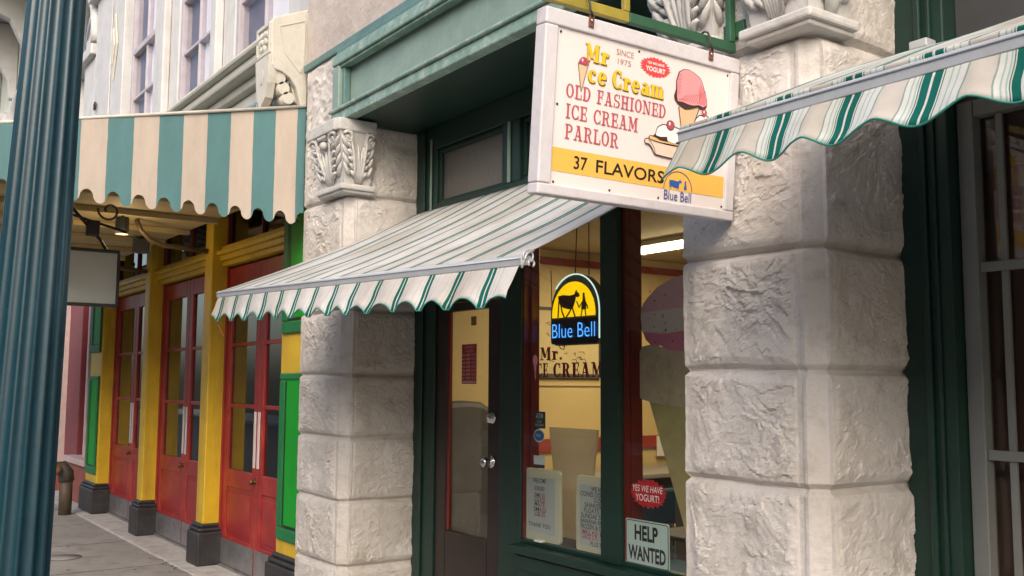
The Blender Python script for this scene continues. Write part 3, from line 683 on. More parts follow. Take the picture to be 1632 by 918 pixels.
ws = thing('menu_placard', 'small cream placard with dark marks on the dado behind the cone poster', 'placard', (-5.87, 5.9, 1.1))
obj('card', MB().poly(rect(5.55, 6.0, 1.03, 1.19), PX(-5.87), -.005, .006), ink_cream, ws)
obj('marks', sans('HH', 5.62, 5.93, 1.06, 1.16, PX(-5.87), 0, .008), ink_choc, ws)
wr = tag(obj('wall_wreath', MB().tube([(-5.85, 6.0+.16*math.cos(a), 2.08+.2*math.sin(a)) for a in [2*math.pi*k/24 for k in range(24)]], [.045+.018*math.sin(k*2.3) for k in range(24)], 8, closed=True), paint('wreath', (.16, .05, .015), .8, .5, 30, .6, 60)), 'rust brown wreath on the yellow wall beside the cone poster', 'wreath')
pk = thing('wall_poster', 'cream sketch poster in a dark frame on the wall behind the neon sign', 'poster', (-5.88, 4.6, 1.85))
obj('sheet', MB().poly(rect(4.36, 4.95, 1.68, 2.16), PX(-5.89), 0, .008), paint('poster_sheet', (.62, .50, .26), .6, .1, 4, 0), pk)
obj('frame', MB().poly(rect(4.33, 4.97, 1.65, 1.68), PX(-5.89), 0, .02).poly(rect(4.95, 4.98, 1.68, 2.16), PX(-5.89), 0, .02).poly(rect(4.33, 4.97, 2.16, 2.18), PX(-5.89), 0, .02), counter_m, pk)
sk = MB(); random.seed(3)
for k in range(34):
    y, z = random.uniform(4.42, 4.88), random.uniform(1.78, 2.1); l = random.uniform(.01, .05); stroke([(y, z), (y+l, z+random.uniform(-.02, .02)), (y+l*1.4, z+random.uniform(-.02, .01))], .004, PX(-5.89), .004, .010, sk)
obj('drawing', sk, ink_choc, pk)
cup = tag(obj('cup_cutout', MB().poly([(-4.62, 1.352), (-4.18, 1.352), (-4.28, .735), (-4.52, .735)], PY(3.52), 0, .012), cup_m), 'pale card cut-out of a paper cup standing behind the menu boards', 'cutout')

# ------------------------------------------------------------------ things on and behind the display glass
def layer(parent, name, polys, m, mp, d): 
    mb = MB()
    for q in polys: mb.poly(q, mp, d, d+.0008)
    return obj(name, mb, m, parent)
cp = thing('ice_cream_poster', 'giant faded cut-out poster of a pink and white ice cream cone in the window', 'poster', (-3.35, 3.31, 1.0))
M = PY(3.315)
layer(cp, 'cone', [[(-3.56, 1.53), (-2.95, 1.53), (-3.2, .80), (-3.27, .80)]], p_cone, M, 0)
layer(cp, 'wafer_rim', [[(-3.15, 1.80), (-3.43, 1.775), (-3.53, 1.798), (-3.60, 1.79), (-3.628, 1.757), (-3.625, 1.68), (-3.66, 1.645), (-3.672, 1.60), (-3.66, 1.56), (-3.61, 1.53), (-3.54, 1.515), (-3.28, 1.493), (-2.9, 1.52), (-2.85, 1.75)]], p_waf, M, .0015)
layer(cp, 'lower_scoop', [[(-3.605, 1.93), (-3.602, 1.87), (-3.575, 1.82), (-3.53, 1.788), (-3.47, 1.79), (-3.42, 1.766), (-3.28, 1.757), (-2.95, 1.76), (-2.86, 1.95)]], p_deep, M, .003)
layer(cp, 'white_scoop', [[(-3.605, 1.985), (-3.610, 1.93), (-3.598, 1.862), (-3.45, 1.845), (-3.28, 1.86), (-2.88, 1.86), (-2.88, 1.985)]], p_grey, M, .0042)
layer(cp, 'upper_scoop', [[(-3.606, 1.955), (-3.59, 2.0), (-3.555, 2.03), (-3.49, 2.075), (-3.43, 2.094), (-3.385, 2.11), (-3.31, 2.12), (-3.2, 2.13), (-3.05, 2.10), (-2.93, 2.02), (-2.9, 1.96), (-3.2, 1.972), (-3.42, 1.962)]], p_pink, M, .0055)
sp = []; random.seed(11)
for k in range(34):
    u, v = random.uniform(-3.57, -2.95), random.uniform(1.79, 2.06)
    a = random.uniform(-.7, .9); l = .011; sp.append([(u, v), (u+l*math.cos(a), v+l*math.sin(a)), (u+l*math.cos(a)+.003, v+l*math.sin(a)-.005), (u+.002, v-.005)])
layer(cp, 'sprinkles', sp, ink_maroon, M, .0066)

ne = thing('neon_sign', 'lit arched neon sign with a cow and milkmaid on yellow over blue letters', 'neon sign', (-4.18, 3.36, 1.82))
M = PY(3.352)
arch = lambda c, rx, ry, zb, zs, n=26: [(c-rx, zb), ] + [(c-rx*math.cos(math.pi*k/n), zs+ry*math.sin(math.pi*k/n)) for k in range(n+1)] + [(c+rx, zb)]
out = [(-4.36, 1.815), (-4.402, 1.845)] + [(-4.187-.215*math.cos(math.pi*k/26), 1.995+.208*math.sin(math.pi*k/26)) for k in range(27)] + [(-3.972, 1.845), (-4.0, 1.815)]
obj('case', MB().poly(out, M, -.05, 0), paint('neon_case', (.10, .11, .10), .25, .2, 6, 0), ne, .004)
obj('edge_tube', MB().tube([M(u, v, .004) for u, v in out[8:-1]], .004, 6), emit('edge_glow', (.75, 1, .9), .5), ne)
obj('glow_panel', MB().poly([(-4.382, 1.966)]+[(-4.196-.187*math.cos(math.pi*k/22), 1.985+.178*math.sin(math.pi*k/22)) for k in range(23)]+[(-4.009, 1.966)], M, 0, .004), emit('neon_yellow', (1, .62, .0), .55), ne)
cow = [(-4.325, 2.090), (-4.278, 2.094), (-4.22, 2.087), (-4.18, 2.091), (-4.172, 2.106), (-4.163, 2.115), (-4.158, 2.101), (-4.146, 2.099), (-4.135, 2.081), (-4.15, 2.074), (-4.169, 2.076), (-4.174, 2.055), (-4.191, 2.024), (-4.20, 2.012), (-4.232, 2.012), (-4.278, 2.022), (-4.301, 2.034), (-4.319, 2.057)]
obj('cow', MB().poly(cow, M, .004, .007), paint('neon_silhouette', (.07, .022, .004), .6, .1, 5, 0), ne)
lg = MB()
for a in ([(-4.319, 2.06), (-4.322, 2.02), (-4.327, 1.974)], [(-4.305, 2.05), (-4.29, 2.0), (-4.27, 1.968)], [(-4.205, 2.02), (-4.225, 1.995), (-4.254, 1.968)], [(-4.2, 2.02), (-4.19, 2.0), (-4.175, 1.969)]): stroke(a, .009, M, .004, .007, lg)
obj('cow_legs', lg, MATS['neon_silhouette'], ne)
gi = MB().poly([(-4.107, 2.079), (-4.093, 2.079), (-4.086, 2.05), (-4.078, 2.027), (-4.081, 2.003), (-4.122, 2.005), (-4.117, 2.03), (-4.11, 2.05)], M, .004, .007)
gi.poly(ell(-4.1, 2.086, .008, .010, 12), M, .0042, .0072)
for a in ([(-4.113, 2.005), (-4.124, 1.97)], [(-4.09, 2.004), (-4.082, 1.97)], [(-4.113, 2.045), (-4.14, 2.017), (-4.16, 2.05)], [(-4.088, 2.045), (-4.069, 2.022), (-4.066, 2.008)]): stroke(a, .006, M, .004, .007, gi)
obj('milkmaid', gi, MATS['neon_silhouette'], ne)
obj('ground_line', stroke([(-4.385, 1.966), (-4.005, 1.966)], .005, M, .005, .009), MATS['neon_silhouette'], ne)
obj('neon_backing', MB().poly(rrect(-4.395, -3.98, 1.822, 1.958, .02), M, 0, .003), paint('neon_black', (.006, .008, .012), .3, 0, 4, 0), ne)
obj('letters', sans('Blue Bell', -4.372, -3.999, 1.856, 1.934, M, 0, .012, bold=-.012), emit('neon_blue', (.07, .34, 1.0), 1.0), ne)
for x in (-4.27, -4.10): obj('chain', MB().tube([(x+(.03 if x < -4.2 else -.02), 3.40, 2.195), (x+(.05 if x < -4.2 else -.02), 3.40, 2.62)], .0035, 6), iron, ne)
obj('cable', MB().tube([(-4.45, 3.39, 2.25), (-4.44, 3.39, 2.05), (-4.41, 3.39, 1.88), (-4.36, 3.39, 1.80), (-4.33, 3.39, 1.795), (-4.32, 3.39, 1.82)], .003, 6), iron, ne)

def letterboard(loc, u0, u1, v0, v1, rows, label, clip=None):
    t = thing('menu_board', label, 'menu board', loc, 'ivory letter boards standing on the window sill')
    M = PY(3.238)
    obj('frame', MB().poly(rrect(u0, u1, v0, v1, .03), M, -.02, 0), ivory, t, .006)
    iu0, iu1, iv0, iv1 = u0+.035, u1-.045, v0+.045, v1-.045
    obj('face', MB().poly(rect(iu0, iu1, iv0, iv1), M, 0, .003), boardw, t)
    a, b = MB(), MB()
    for (s, y, k, w, c) in rows:
        vv = iv1-(iv1-iv0)*y; cu = iu0+(iu1-iu0)*k; hw = (iu1-iu0)*w/2
        sans(s, cu-hw, cu+hw, vv-.012, vv+.012, M, 0, .0045, b if c else a, bold=.012)
    obj('lettering', a, ink_grey, t)
    if b.v: obj('red_lettering', b, ink_rose, t)
    obj('clip', MB().box((u0+u1)/2-.03, (u0+u1)/2+.03, 3.205, 3.2365, v0-.006, v0+.012), ink_white, t, .003)
    return t
letterboard((-4.33, 3.238, .735), -4.49, -4.165, .752, 1.14, [('WELCOME', .06, .45, .48, 0), ('SUNDAES', .2, .45, .38, 0), ('SM', .32, .36, .18, 0), ('3.50', .32, .56, .2, 1), ('LG', .40, .36, .16, 0), ('4.50', .40, .56, .2, 1), ('MALTS', .48, .46, .36, 0), ('SM', .575, .34, .2, 0), ('4.25', .575, .58, .24, 1), ('LG', .66, .36, .16, 0), ('5.25', .66, .54, .24, 1), ('THANK YOU', .86, .45, .8, 0)],
            'ivory letter board left in the window, headed WELCOME, below the stickers')
letterboard((-3.87, 3.238, .735), -4.035, -3.70, .742, 1.135, [('WE HAVE', .06, .62, .5, 0), ('CONES DOUBLE', .15, .5, .92, 0), ('SCOOPS', .24, .66, .4, 0), ('SHAKES', .33, .42, .5, 0), ('5.50', .33, .82, .24, 1), ('FLOATS', .42, .38, .46, 0), ('ALL', .42, .82, .2, 0), ('SUNDAE STYLE', .51, .5, .9, 0), ('BANANA ROYAL', .6, .5, .92, 0), ('FROZEN & SWEET', .69, .5, .92, 0), ('SMALL 4.50', .78, .32, .5, 1), ('MORE', .78, .8, .3, 0), ('LARGE 5.75', .86, .32, .5, 1), ('LESS', .86, .8, .28, 1), ('PLUS TAX', .96, .6, .5, 0)],
            'ivory letter board crowded with text, partly behind the green window post')
hw = thing('help_wanted_sign', 'mint white HELP WANTED sign leaning in the corner of the window', 'sign', (-3.48, 3.22, .74))
M = lambda u, v, d: (u+.103, 3.222-d, v)
obj('panel', MB().poly(rrect(-3.735, -3.435, .748, .962, .014), M, -.003, 0), helpw, hw)
bo = MB(); q = rrect(-3.728, -3.442, .755, .955, .012); stroke(q, .004, M, 0, .001, bo, True); obj('border', bo, ink_grey, hw)
obj('lettering', sans('WANTED', -3.713, -3.457, .772, .842, M, 0, .002, sans('HELP', -3.668, -3.508, .866, .938, M, 0, .002, bold=.035), bold=.035), ink_black, hw)
SHIFT = .075
ys = thing('yogurt_sticker', 'red starburst sticker reading YES WE HAVE YOGURT! on the window glass', 'sticker', (-3.53, 3.272, 1.09))
M = lambda u, v, d: (u+SHIFT, 3.2072-d, v); random.seed(5)
obj('burst', MB().poly(star(-3.53, 1.092, .125, .068, 22, .88), M, 0, .0008), decal_red, ys)
obj('lettering', sans('YOGURT!', -3.615, -3.455, 1.055, 1.087, M, 0, .0016, sans('YES WE HAVE', -3.635, -3.43, 1.098, 1.128, M, 0, .0016, shear=.2)), ink_white, ys)
M = lambda u, v, d: (u+SHIFT, 3.2072-d, v)
SHIFT = .088
at = thing('window_sticker', 'black ATM CASH MACHINE sticker on the window by the red jamb', 'sticker', (-4.43, 3.272, 1.4))
obj('sheet', MB().poly(rect(-4.448, -4.345, 1.362, 1.452), M, 0, .0008), decal_blk, at)
mm = sans('ATM', -4.428, -4.365, 1.415, 1.443, M, 0, .0016, bold=.02); sans('CASH', -4.418, -4.375, 1.392, 1.405, M, 0, .0016, mm); sans('MACHINE', -4.435, -4.357, 1.372, 1.387, M, 0, .0016, mm); obj('lettering', mm, decal_pale, at)
bl = thing('window_sticker', 'blue oval sticker on a pale backing just below the ATM sticker', 'sticker', (-4.42, 3.272, 1.31))
obj('backing', MB().poly(ell(-4.402, 1.322, .048, .036), M, 0, .0006), decal_pale, bl); obj('oval', MB().poly(ell(-4.402, 1.322, .042, .027), M, .0008, .0014), decal_blue, bl)
obj('lettering', sans('FREE', -4.426, -4.378, 1.314, 1.332, M, 0, .0022), decal_pale, bl)
wh_ = thing('window_sticker', 'pale rectangular sticker with a dark lower strip above the left letter board', 'sticker', (-4.42, 3.272, 1.18))
obj('sheet', MB().poly(rect(-4.448, -4.348, 1.166, 1.215), M, 0, .0008), decal_pale, wh_); obj('strip', MB().poly(rect(-4.447, -4.349, 1.150, 1.167), M, .0009, .0014), decal_blk, wh_)
le = thing('window_lettering', 'maroon painted window lettering reading Mr. ICE CREAM with a small cone for the I', 'lettering', (-4.1, 3.272, 1.7))
obj('first_line', slab('Mr.', -4.392, -4.195, 1.730, 1.800, M, .0012, s=.24, t=.085), ink_maroon, le)
obj('second_line', slab('CE', -4.424, -4.322, 1.638, 1.714, M, .0012, s=.24, t=.085), ink_maroon, le)
obj('second_line', slab('CREAM', -4.275, -3.864, 1.638, 1.714, M, .0012, s=.24, t=.085), ink_maroon, le)
obj('small_cone', MB().poly([(-4.452, 1.705), (-4.428, 1.705), (-4.437, 1.62)], M, 0, .0008).poly(ell(-4.438, 1.73, .022, .032, 16), M, .0009, .0014), p_deep, le)
hs = thing('hours_sign', 'red opening hours sticker with white figures on the entrance door glass', 'sign', (-5.07, 3.232, 1.7))
M = PY(3.2345)
obj('sheet', MB().poly(rect(-5.152, -4.985, 1.60, 1.842), M, 0, .0008), decal_red, hs)
mm = MB()
sans('OPEN', -5.118, -5.012, 1.815, 1.832, M, 0, .0016, mm); sans('HOURS', -5.105, -5.02, 1.792, 1.808, M, 0, .0016, mm)
for k, dday in enumerate(('SUN', 'MON', 'TUE', 'WED', 'THU', 'FRI', 'SAT')):
    v = 1.768-k*.0235; sans(dday, -5.148, -5.11, v, v+.013, M, 0, .0016, mm, bold=.03)
    sans('10:00', -5.10, -5.055, v, v+.016, M, 0, .0016, mm, bold=.04); sans('10:00', -5.042, -4.992, v, v+.016, M, 0, .0016, mm)
mm.poly(rect(-5.148, -4.99, 1.606, 1.618), M, .0009, .0014)
obj('figures', mm, paint('faded_figure_ink', (.50, .36, .34), .5, .03, 12, 0), hs)
nt_ = tag(obj('door_note', MB().poly(rect(-5.05, -4.99, 1.955, 2.01), PY(3.2345), 0, .0008), paint('brown_note', (.20, .13, .04), .6, .2, 60, 0)), 'small brown printed note high on the entrance door glass', 'note')
for k, dch in enumerate('220'):
    x = -5.175+k*.105; t = thing('house_number', ('leftmost gold edged digit 2 above the entrance door', 'middle gold edged digit 2 above the entrance door', 'rightmost gold edged digit 0 above the entrance door')[k], 'house number', (x, 3.197, 2.15), 'digits over the entrance door')
    M = PY(3.198); obj('tile', MB().poly(rect(x-.036, x+.036, 2.125, 2.225), M, 0, .003), paint('number_gold', (.22, .13, .05), .5, .2, 20, 0), t)
    obj('inset', MB().poly(rect(x-.03, x+.03, 2.131, 2.219), M, .003, .0045), decal_blk, t)
    obj('digit', sans(dch, x-.022, x+.022, 2.14, 2.21, M, 0, .006, bold=.03), MATS['number_gold'], t)

# ------------------------------------------------------------------ awnings over the shop
def awning(label, x0, x1, bl, br, yw, zw, u0, seed, endcap, cloth):
    """striped cloth on a front rail; bl / br = rail ends (y,z); stripes run down the slope"""
    t = thing('striped_awning', label, 'awning', ((x0+x1)/2, yw, zw))
    Lx = x1-x0
    by = lambda a: bl[0]+(br[0]-bl[0])*a; bz = lambda a: bl[1]+(br[1]-bl[1])*a
    def top(u, v):
        x = x0+Lx*u; y = yw+(by(u)-yw)*v; z = zw+(bz(u)+(.018 if endcap else .026)-zw)*v
        sag = (-.030 if endcap else .012)*math.sin(math.pi*v) + .006*math.sin(x*15.3+seed)*math.sin(math.pi*v) + noise.noise(Vector((x*2.2, y*2.2, seed)))*.012*math.sin(math.pi*v)
        return (x, y, z+sag)
    mb = MB().grid(max(60, int(Lx*40)), 26, top, lambda u, v: (x0+Lx*u-u0, v)); obj('cloth', mb, cloth, t, solid=.0015)
    H = .124 if endcap else .108
    def val(u, v):
        x = x0+Lx*u; ph = ((x-u0)/.205) % 1.0
        xx = min(ph, 1-ph)/.41; dip = 1-max(0, 1-xx*xx)**.75 if endcap else (.5-.5*math.cos(2*math.pi*ph))**.8
        h = H-.012+.038*dip + .006*noise.noise(Vector((x*3, seed, 0)))
        y = by(u)-.014 - .070*v*(.75+.25*math.sin(x*1.7+seed)) + v*(.004 if endcap else .006)*math.sin(x*2*math.pi/.205+1.2) + v*.004*noise.noise(Vector((x*22, v*3, seed))) + .008*v*noise.noise(Vector((x*8, v*2, seed)))
        return (x + .010*v*math.sin(x*9+seed), y, bz(u)-.016-h*v)
    mb = MB().grid(max(120, int(Lx*110)), 9, val, lambda u, v: (x0+Lx*u-u0+.004*math.sin(v*7+u*30)*v, v)); obj('valance', mb, cloth, t, solid=.0015)
    if not endcap:
        def hem(u, v): a = -.6+v*4.6; x = x0+Lx*u; return (x, by(u)-.008-.011*math.cos(a)+.002*noise.noise(Vector((x*9, 0, seed))), bz(u)+.019+.009*math.sin(a)+.004*noise.noise(Vector((x*5, 2, seed))))
        obj('hem', MB().grid(max(60, int(Lx*50)), 10, hem, lambda u, v: (x0+Lx*u-u0, v)), cloth, t)
    n = max(100, int(Lx*110)); obj('valance_piping', MB().tube([val(k/n, 1.0) for k in range(n+1)], .0028, 5), paint('piping_green', (.02, .20, .15), .7, .1, 5, 0), t)
    rl = MB()
    def prof(a):
        y, z = by(a), bz(a); x = x0+Lx*a + (.02 if a > .5 else (-.02 if endcap else -.006))
        return [(x, y-.020, z-.022), (x, y-.024, z+.010), (x, y-.012, z+.017), (x, y+.022, z+.015), (x, y+.026, z-.006), (x, y+.010, z-.018)]
    A, B = prof(0), prof(1); b = 0; rl.v = A+B
    for i in range(6): j = (i+1) % 6; rl.f.append((i, 6+i, 6+j, j))
    rl.f.append((0, 1, 2, 3, 4, 5)); rl.f.append((11, 10, 9, 8, 7, 6))
    rail = obj('front_rail', rl, alu, t, .003)
    ln = MB(); A2, B2 = prof(0), prof(1)
    ln.tube([(A2[1][0], A2[1][1]-.001, A2[1][2]-.006), (B2[1][0], B2[1][1]-.001, B2[1][2]-.006)], .0022, 5); obj('rail_lip', ln, alu, rail)
    if endcap:
        x, y, z = x1+.02, br[0], br[1]; ec = MB()
        for (cy, cz, r) in ((y+.006, z+.012, .021), (y+.020, z-.012, .012)):
            ec.tube([(x+.004, cy+r*math.cos(a), cz+r*math.sin(a)) for a in [R(-60+k*22) for k in range(14)]], .004, 6)
        ec.tube([(x+.002, y-.02, z-.03), (x+.004, y, z+.02), (x+.004, y+.03, z+.035)], .005, 6)
        obj('end_bracket', ec, alu, t)
    for a in (.12, .88):
        x = x0+Lx*a; obj('support_arm', MB().tube([(x, yw-.02, zw-.12), (x+.02, (yw+by(a))/2, (zw+bz(a))/2-.09), (x, by(a)+.01, bz(a)-.01)], .016, 8), alu, t)
    wr_ = MB().tube([(x0+.01, yw-.02, zw-.05), (x1-.01, yw-.02, zw-.05)], .03, 12); obj('roller', wr_, alu, t)
    return t
awning('striped green and white awning over the ice cream shop entrance', -5.655, -2.755, (1.885, 2.115), (1.975, 2.03), 3.15, 2.712, -5.565-.1025, 1.0, True, cloth_fine)
aw2 = awning('striped green and white awning at the right, its end in front of the hanging sign', -1.955, .9, (1.965, 2.305), (1.965, 2.305), 3.15, 2.80, -1.792-.1025, 4.0, False, cloth)
obj('cloth_hook', MB().box(-1.97, -1.90, 3.10, 3.16, 2.79, 2.822), alu, aw2, .005)
tg = tag(obj('loose_cord', MB().tube([(-5.66, 1.86, 1.99), (-5.655, 1.87, 1.94), (-5.63, 1.88, 1.90), (-5.60, 1.89, 1.87)], .003, 5), paint('red_cord', (.4, .10, .06), .7, .1, 5, 0)), 'thin pinkish cord dangling from the left corner of the shop awning', 'cord')

# ------------------------------------------------------------------ hanging sign and its bracket
br_ = thing('sign_bracket', 'green and ochre iron bracket on the stone pier carrying the ice cream sign', 'bracket', (-2.4, 2.68, 2.9))
obj('lower_rail', MB().box(-2.412, -2.388, 2.15, 2.67, 2.812, 2.848), g_iron, br_, .003)
obj('lower_rail', MB().box(-2.412, -2.388, 1.70, 2.149, 2.812, 2.848), gold, br_, .003)
obj('wall_post', MB().box(-2.412, -2.388, 2.64, 2.668, 2.85, 3.35), g_iron, br_, .003)
obj('upright', MB().box(-2.41, -2.39, 2.13, 2.155, 2.85, 3.30), gold, br_, .003)
obj('upright', MB().box(-2.41, -2.39, 1.72, 1.745, 2.85, 3.30), gold, br_, .003)
obj('upper_rail', MB().box(-2.412, -2.388, 1.70, 2.67, 3.30, 3.335), g_iron, br_, .003)
obj('wall_plate', MB().box(-2.45, -2.35, 2.67, 2.69, 2.87, 2.93), g_iron, br_, .003)
obj('wall_plate', MB().box(-2.45, -2.35, 2.67, 2.69, 3.28, 3.35), g_iron, br_, .003)
SG = thing('hanging_sign', 'white framed hanging sign for an old fashioned ice cream parlor with 37 flavors', 'sign', (-2.4, 1.79, 2.786))
SG.rotation_euler = (0, R(4.8), 0)
SM = lambda u, v, d: (d, u, v)      # sign's own plane: u to the right, v up from the top edge
def spart(name, mb, m, parent=None, bevel=0): return obj(name, mb, m, parent or SG, bevel, keep=True)
fr_ = MB().box(-.028, .028, 0, .885, -.053, 0).box(-.028, .028, 0, .885, -.592, -.557).box(-.028, .028, 0, .052, -.556, -.054).box(-.028, .028, .840, .885, -.556, -.054)
FRM = spart('frame', fr_, white, None, .005)
BRD = spart('board', MB().box(-.018, .018, .05, .845, -.56, -.05), face)
D = .0186
def sl(name, polys, m, d):
    mb = MB()
    for q in polys: mb.poly(q, SM, D+d, D+d+.0006)
    return spart(name, mb, m, BRD)
sl('amber_band', [rect(.056, .836, -.513, -.437)], ink_band, 0)
spart('flavor_lettering', sans('37', .145, .201, -.4975, -.4545, SM, 0, D+.0015, bold=.012), ink_black, BRD)
spart('flavor_lettering', sans('FLAVORS', .238, .542, -.4975, -.4545, SM, 0, D+.0015, bold=.012), ink_black, BRD)
for word, u0, u1, v0, v1 in (('Mr', .169, .267, -.140, -.0825), ('ce', .184, .262, -.2085, -.147), ('Cream', .288, .518, -.2085, -.147)):
    spart('title_shadow', slab(word, u0+.001, u1+.0025, v0-.0022, v1-.0012, SM, D+.001, s=.23, t=.095, grow=.0012), ink_olive, BRD)
    spart('title', slab(word, u0, u1, v0, v1, SM, D+.0024, s=.23, t=.095), ink_yel, BRD)
mm = slab('OLD FASHIONED', .099, .534, -.272, -.2265, SM, D+.001, s=.17, t=.09); slab('ICE CREAM', .1025, .411, -.339, -.2915, SM, D+.001, mm, s=.17, t=.09); slab('PARLOR', .1025, .328, -.405, -.3565, SM, D+.001, mm, s=.17, t=.09)
spart('parlor_lettering', mm, ink_red, BRD)
spart('since_lettering', sans('1975', .308, .3665, -.1255, -.107, SM, 0, D+.001, sans('SINCE', .301, .377, -.0955, -.0755, SM, 0, D+.001)), ink_brown, BRD)
random.seed(9); sl('yogurt_burst', [star(.4775, -.106, .071, .035, 24, .84)], ink_burst, .0004)
spart('yogurt_lettering', sans('YOGURT', .432, .523, -.1225, -.1055, SM, 0, D+.002, sans('YES WE HAVE', .438, .517, -.098, -.0895, SM, 0, D+.002, bold=.03), bold=.03), ink_white, BRD)
scoop = [(.5862, -.0999), (.6084, -.086), (.635, -.0834), (.6624, -.0904), (.6905, -.1024), (.7055, -.1217), (.7175, -.1466), (.7299, -.1765), (.7312, -.196), (.722, -.2123), (.7014, -.2132), (.6841, -.2088), (.6643, -.2169), (.6444, -.2227), (.6246, -.2259), (.6042, -.2197), (.587, -.2105), (.5732, -.2008), (.5689, -.1848), (.5772, -.1617), (.5752, -.1332)]
pink = [(.5896, -.1016), (.6086, -.0884), (.6352, -.0858), (.6613, -.0931), (.6872, -.1044), (.7022, -.1233), (.7142, -.1482), (.7265, -.1771), (.7276, -.1941), (.7111, -.2043), (.6902, -.1994), (.6635, -.2059), (.6366, -.2055), (.6096, -.2014), (.5865, -.2024), (.582, -.1849), (.5817, -.1609), (.5792, -.1334)]
CN = [(.5944, -.2213), (.6943, -.2095), (.657, -.3081), (.6136, -.3098)]
sl('cone', [CN], ink_cone, .0006)
lm = MB()
for k in range(1, 7):
    t = k/7; a = (.5944+(.6136-.5944)*t, -.2213-.0885*t); b = (.6943-.0373*max(0, t-.35), -.2095-.0986*max(0, t-.35)); stroke([a, b], .0012, SM, D+.0012, D+.0016, lm)
    b2 = (.6943-(.6943-.657)*t, -.2095-.0986*t); a2 = (.5944+.0192*max(0, t-.35), -.2213-.0885*max(0, t-.35)); stroke([a2, b2], .0012, SM, D+.0012, D+.0016, lm)
spart('wafer_lines', lm, ink_ban, BRD)
spart('cone_outline', stroke([CN[0], CN[3]], .003, SM, D+.0018, D+.0024, stroke([CN[1], CN[2]], .003, SM, D+.0018, D+.0024)), ink_choc, BRD)
sl('chocolate_edge', [scoop], ink_choc, .0024); sl('scoop', [pink], ink_pink, .0034)
lm = MB()
for k in range(6):      # ripples on the right of the scoop
    x = .688+k*.0055; stroke([(x+.004, -.128-.004*k), (x-.002, -.155), (x+.004, -.178), (x+.003, -.196)], .0018, SM, D+.0042, D+.0046, lm)
for k in range(8): stroke([(.589+k*.013, -.197), (.607+k*.012, -.192+.002*k), (.622+k*.011, -.178+.003*k)], .0018, SM, D+.0042, D+.0046, lm)
for k in range(9): stroke([(.583, -.112-k*.0085), (.592, -.108-k*.0085), (.600-.0006*k, -.1095-k*.008)], .0016, SM, D+.0042, D+.0046, lm)
spart('scoop_ripples', lm, ink_rose, BRD)
cream2 = [(.662, -.283), (.6768, -.2515), (.6928, -.2367), (.7266, -.2297), (.7481, -.2401), (.7558, -.2512), (.775, -.29), (.79, -.32), (.66, -.32)]
sl('sundae_cream', [cream2], ink_cream, .0030); spart('sundae_outline', stroke(cream2[:7], .003, SM, D+.0038, D+.0044), ink_choc, BRD)
dish = [(.4398, -.3596), (.4457, -.3541), (.4581, -.3513), (.4772, -.3541), (.5417, -.3613), (.5939, -.3609), (.6434, -.3562), (.70, -.345), (.72, -.352), (.70, -.385), (.6729, -.3975), (.6333, -.4036), (.597, -.4061), (.5382, -.4046), (.4899, -.4018), (.4759, -.3826), (.4625, -.3704), (.4437, -.3708)]
sl('dish', [dish], ink_dish, .0040); spart('dish_outline', stroke(dish, .003, SM, D+.0048, D+.0052, stroke([(.458, -.356), (.474, -.367), (.487, -.384), (.493, -.400)], .002, SM, D+.0048, D+.0052), True), ink_choc, BRD)
ban = [(.4577, -.3452), (.4668, -.3406), (.5086, -.3471), (.5735, -.3495), (.6429, -.349), (.70, -.342), (.70, -.350), (.6436, -.3586), (.5741, -.359), (.5094, -.3588), (.4614, -.3541)]
sl('banana', [ban], ink_ban, .0058); spart('banana_outline', stroke(ban, .002, SM, D+.0066, D+.007, None, True), ink_choc, BRD)
whip = [(.4855, -.3364), (.4885, -.318), (.4962, -.3064), (.5148, -.2964), (.5373, -.2952), (.5698, -.2949), (.6031, -.3018), (.6307, -.3169), (.642, -.3346), (.5992, -.3409), (.5738, -.3542), (.5441, -.349), (.54, -.3353), (.5081, -.3401)]
sl('fudge', [[(.4763, -.3401), (.4860, -.332), (.5081, -.335), (.54, -.333), (.5541, -.345), (.5441, -.352), (.5089, -.3518)], [(.5796, -.3438), (.60, -.334), (.6417, -.3308), (.6559, -.3423), (.6396, -.3505), (.5868, -.3535)]], ink_choc, .0072)
sl('whipped_cream', [whip], ink_cream, .0080); spart('cream_outline', stroke(whip[:10], .003, SM, D+.0088, D+.0092), ink_choc, BRD)
sl('cherry', [ell(.5514, -.294, .018, .016)], ink_rose, .0096); sl('cherry_glint', [ell(.547, -.289, .004, .006)], ink_white, .0104)
sl('cherry', [ell(.7124, -.2237, .013, .011)], ink_rose, .0096); sl('cherry_glint', [ell(.710, -.222, .003, .005)], ink_white, .0104)
spart('cherry_outline', stroke(ell(.5514, -.294, .018, .016, 18), .002, SM, D+.0104, D+.0108, None, True), ink_choc, BRD)
MC = [(.1416, -.1546), (.1843, -.1513), (.1591, -.2447)]
sl('small_cone', [MC], ink_cone, .0006); spart('small_cone_outline', stroke(MC, .0018, SM, D+.0014, D+.0018, None, True), ink_choc, BRD)
sl('small_scoop', [[(.1416, -.1546), (.1456, -.144), (.1528, -.1353), (.1619, -.131), (.1731, -.1338), (.1831, -.1417), (.1843, -.1513), (.1747, -.1576), (.1589, -.1562)]], ink_rose, .0030); sl('small_glint', [ell(.157, -.143, .003, .005)], ink_white, .0038)
lm = MB(); stroke([(.610-.067*math.cos(math.pi*k/20), -.509+.062*math.sin(math.pi*k/20)) for k in range(21)], .003, SM, D+.0012, D+.0016, lm); spart('logo_arc', lm, ink_navy, BRD)
cw = [(-.325+.0, 0)]
lc = [(.5673+(u+4.325)*.32, -.4799+(v-2.09)*.32) for u, v in cow]
sl('logo_cow', [lc], ink_blue, .0012)
lm = MB()
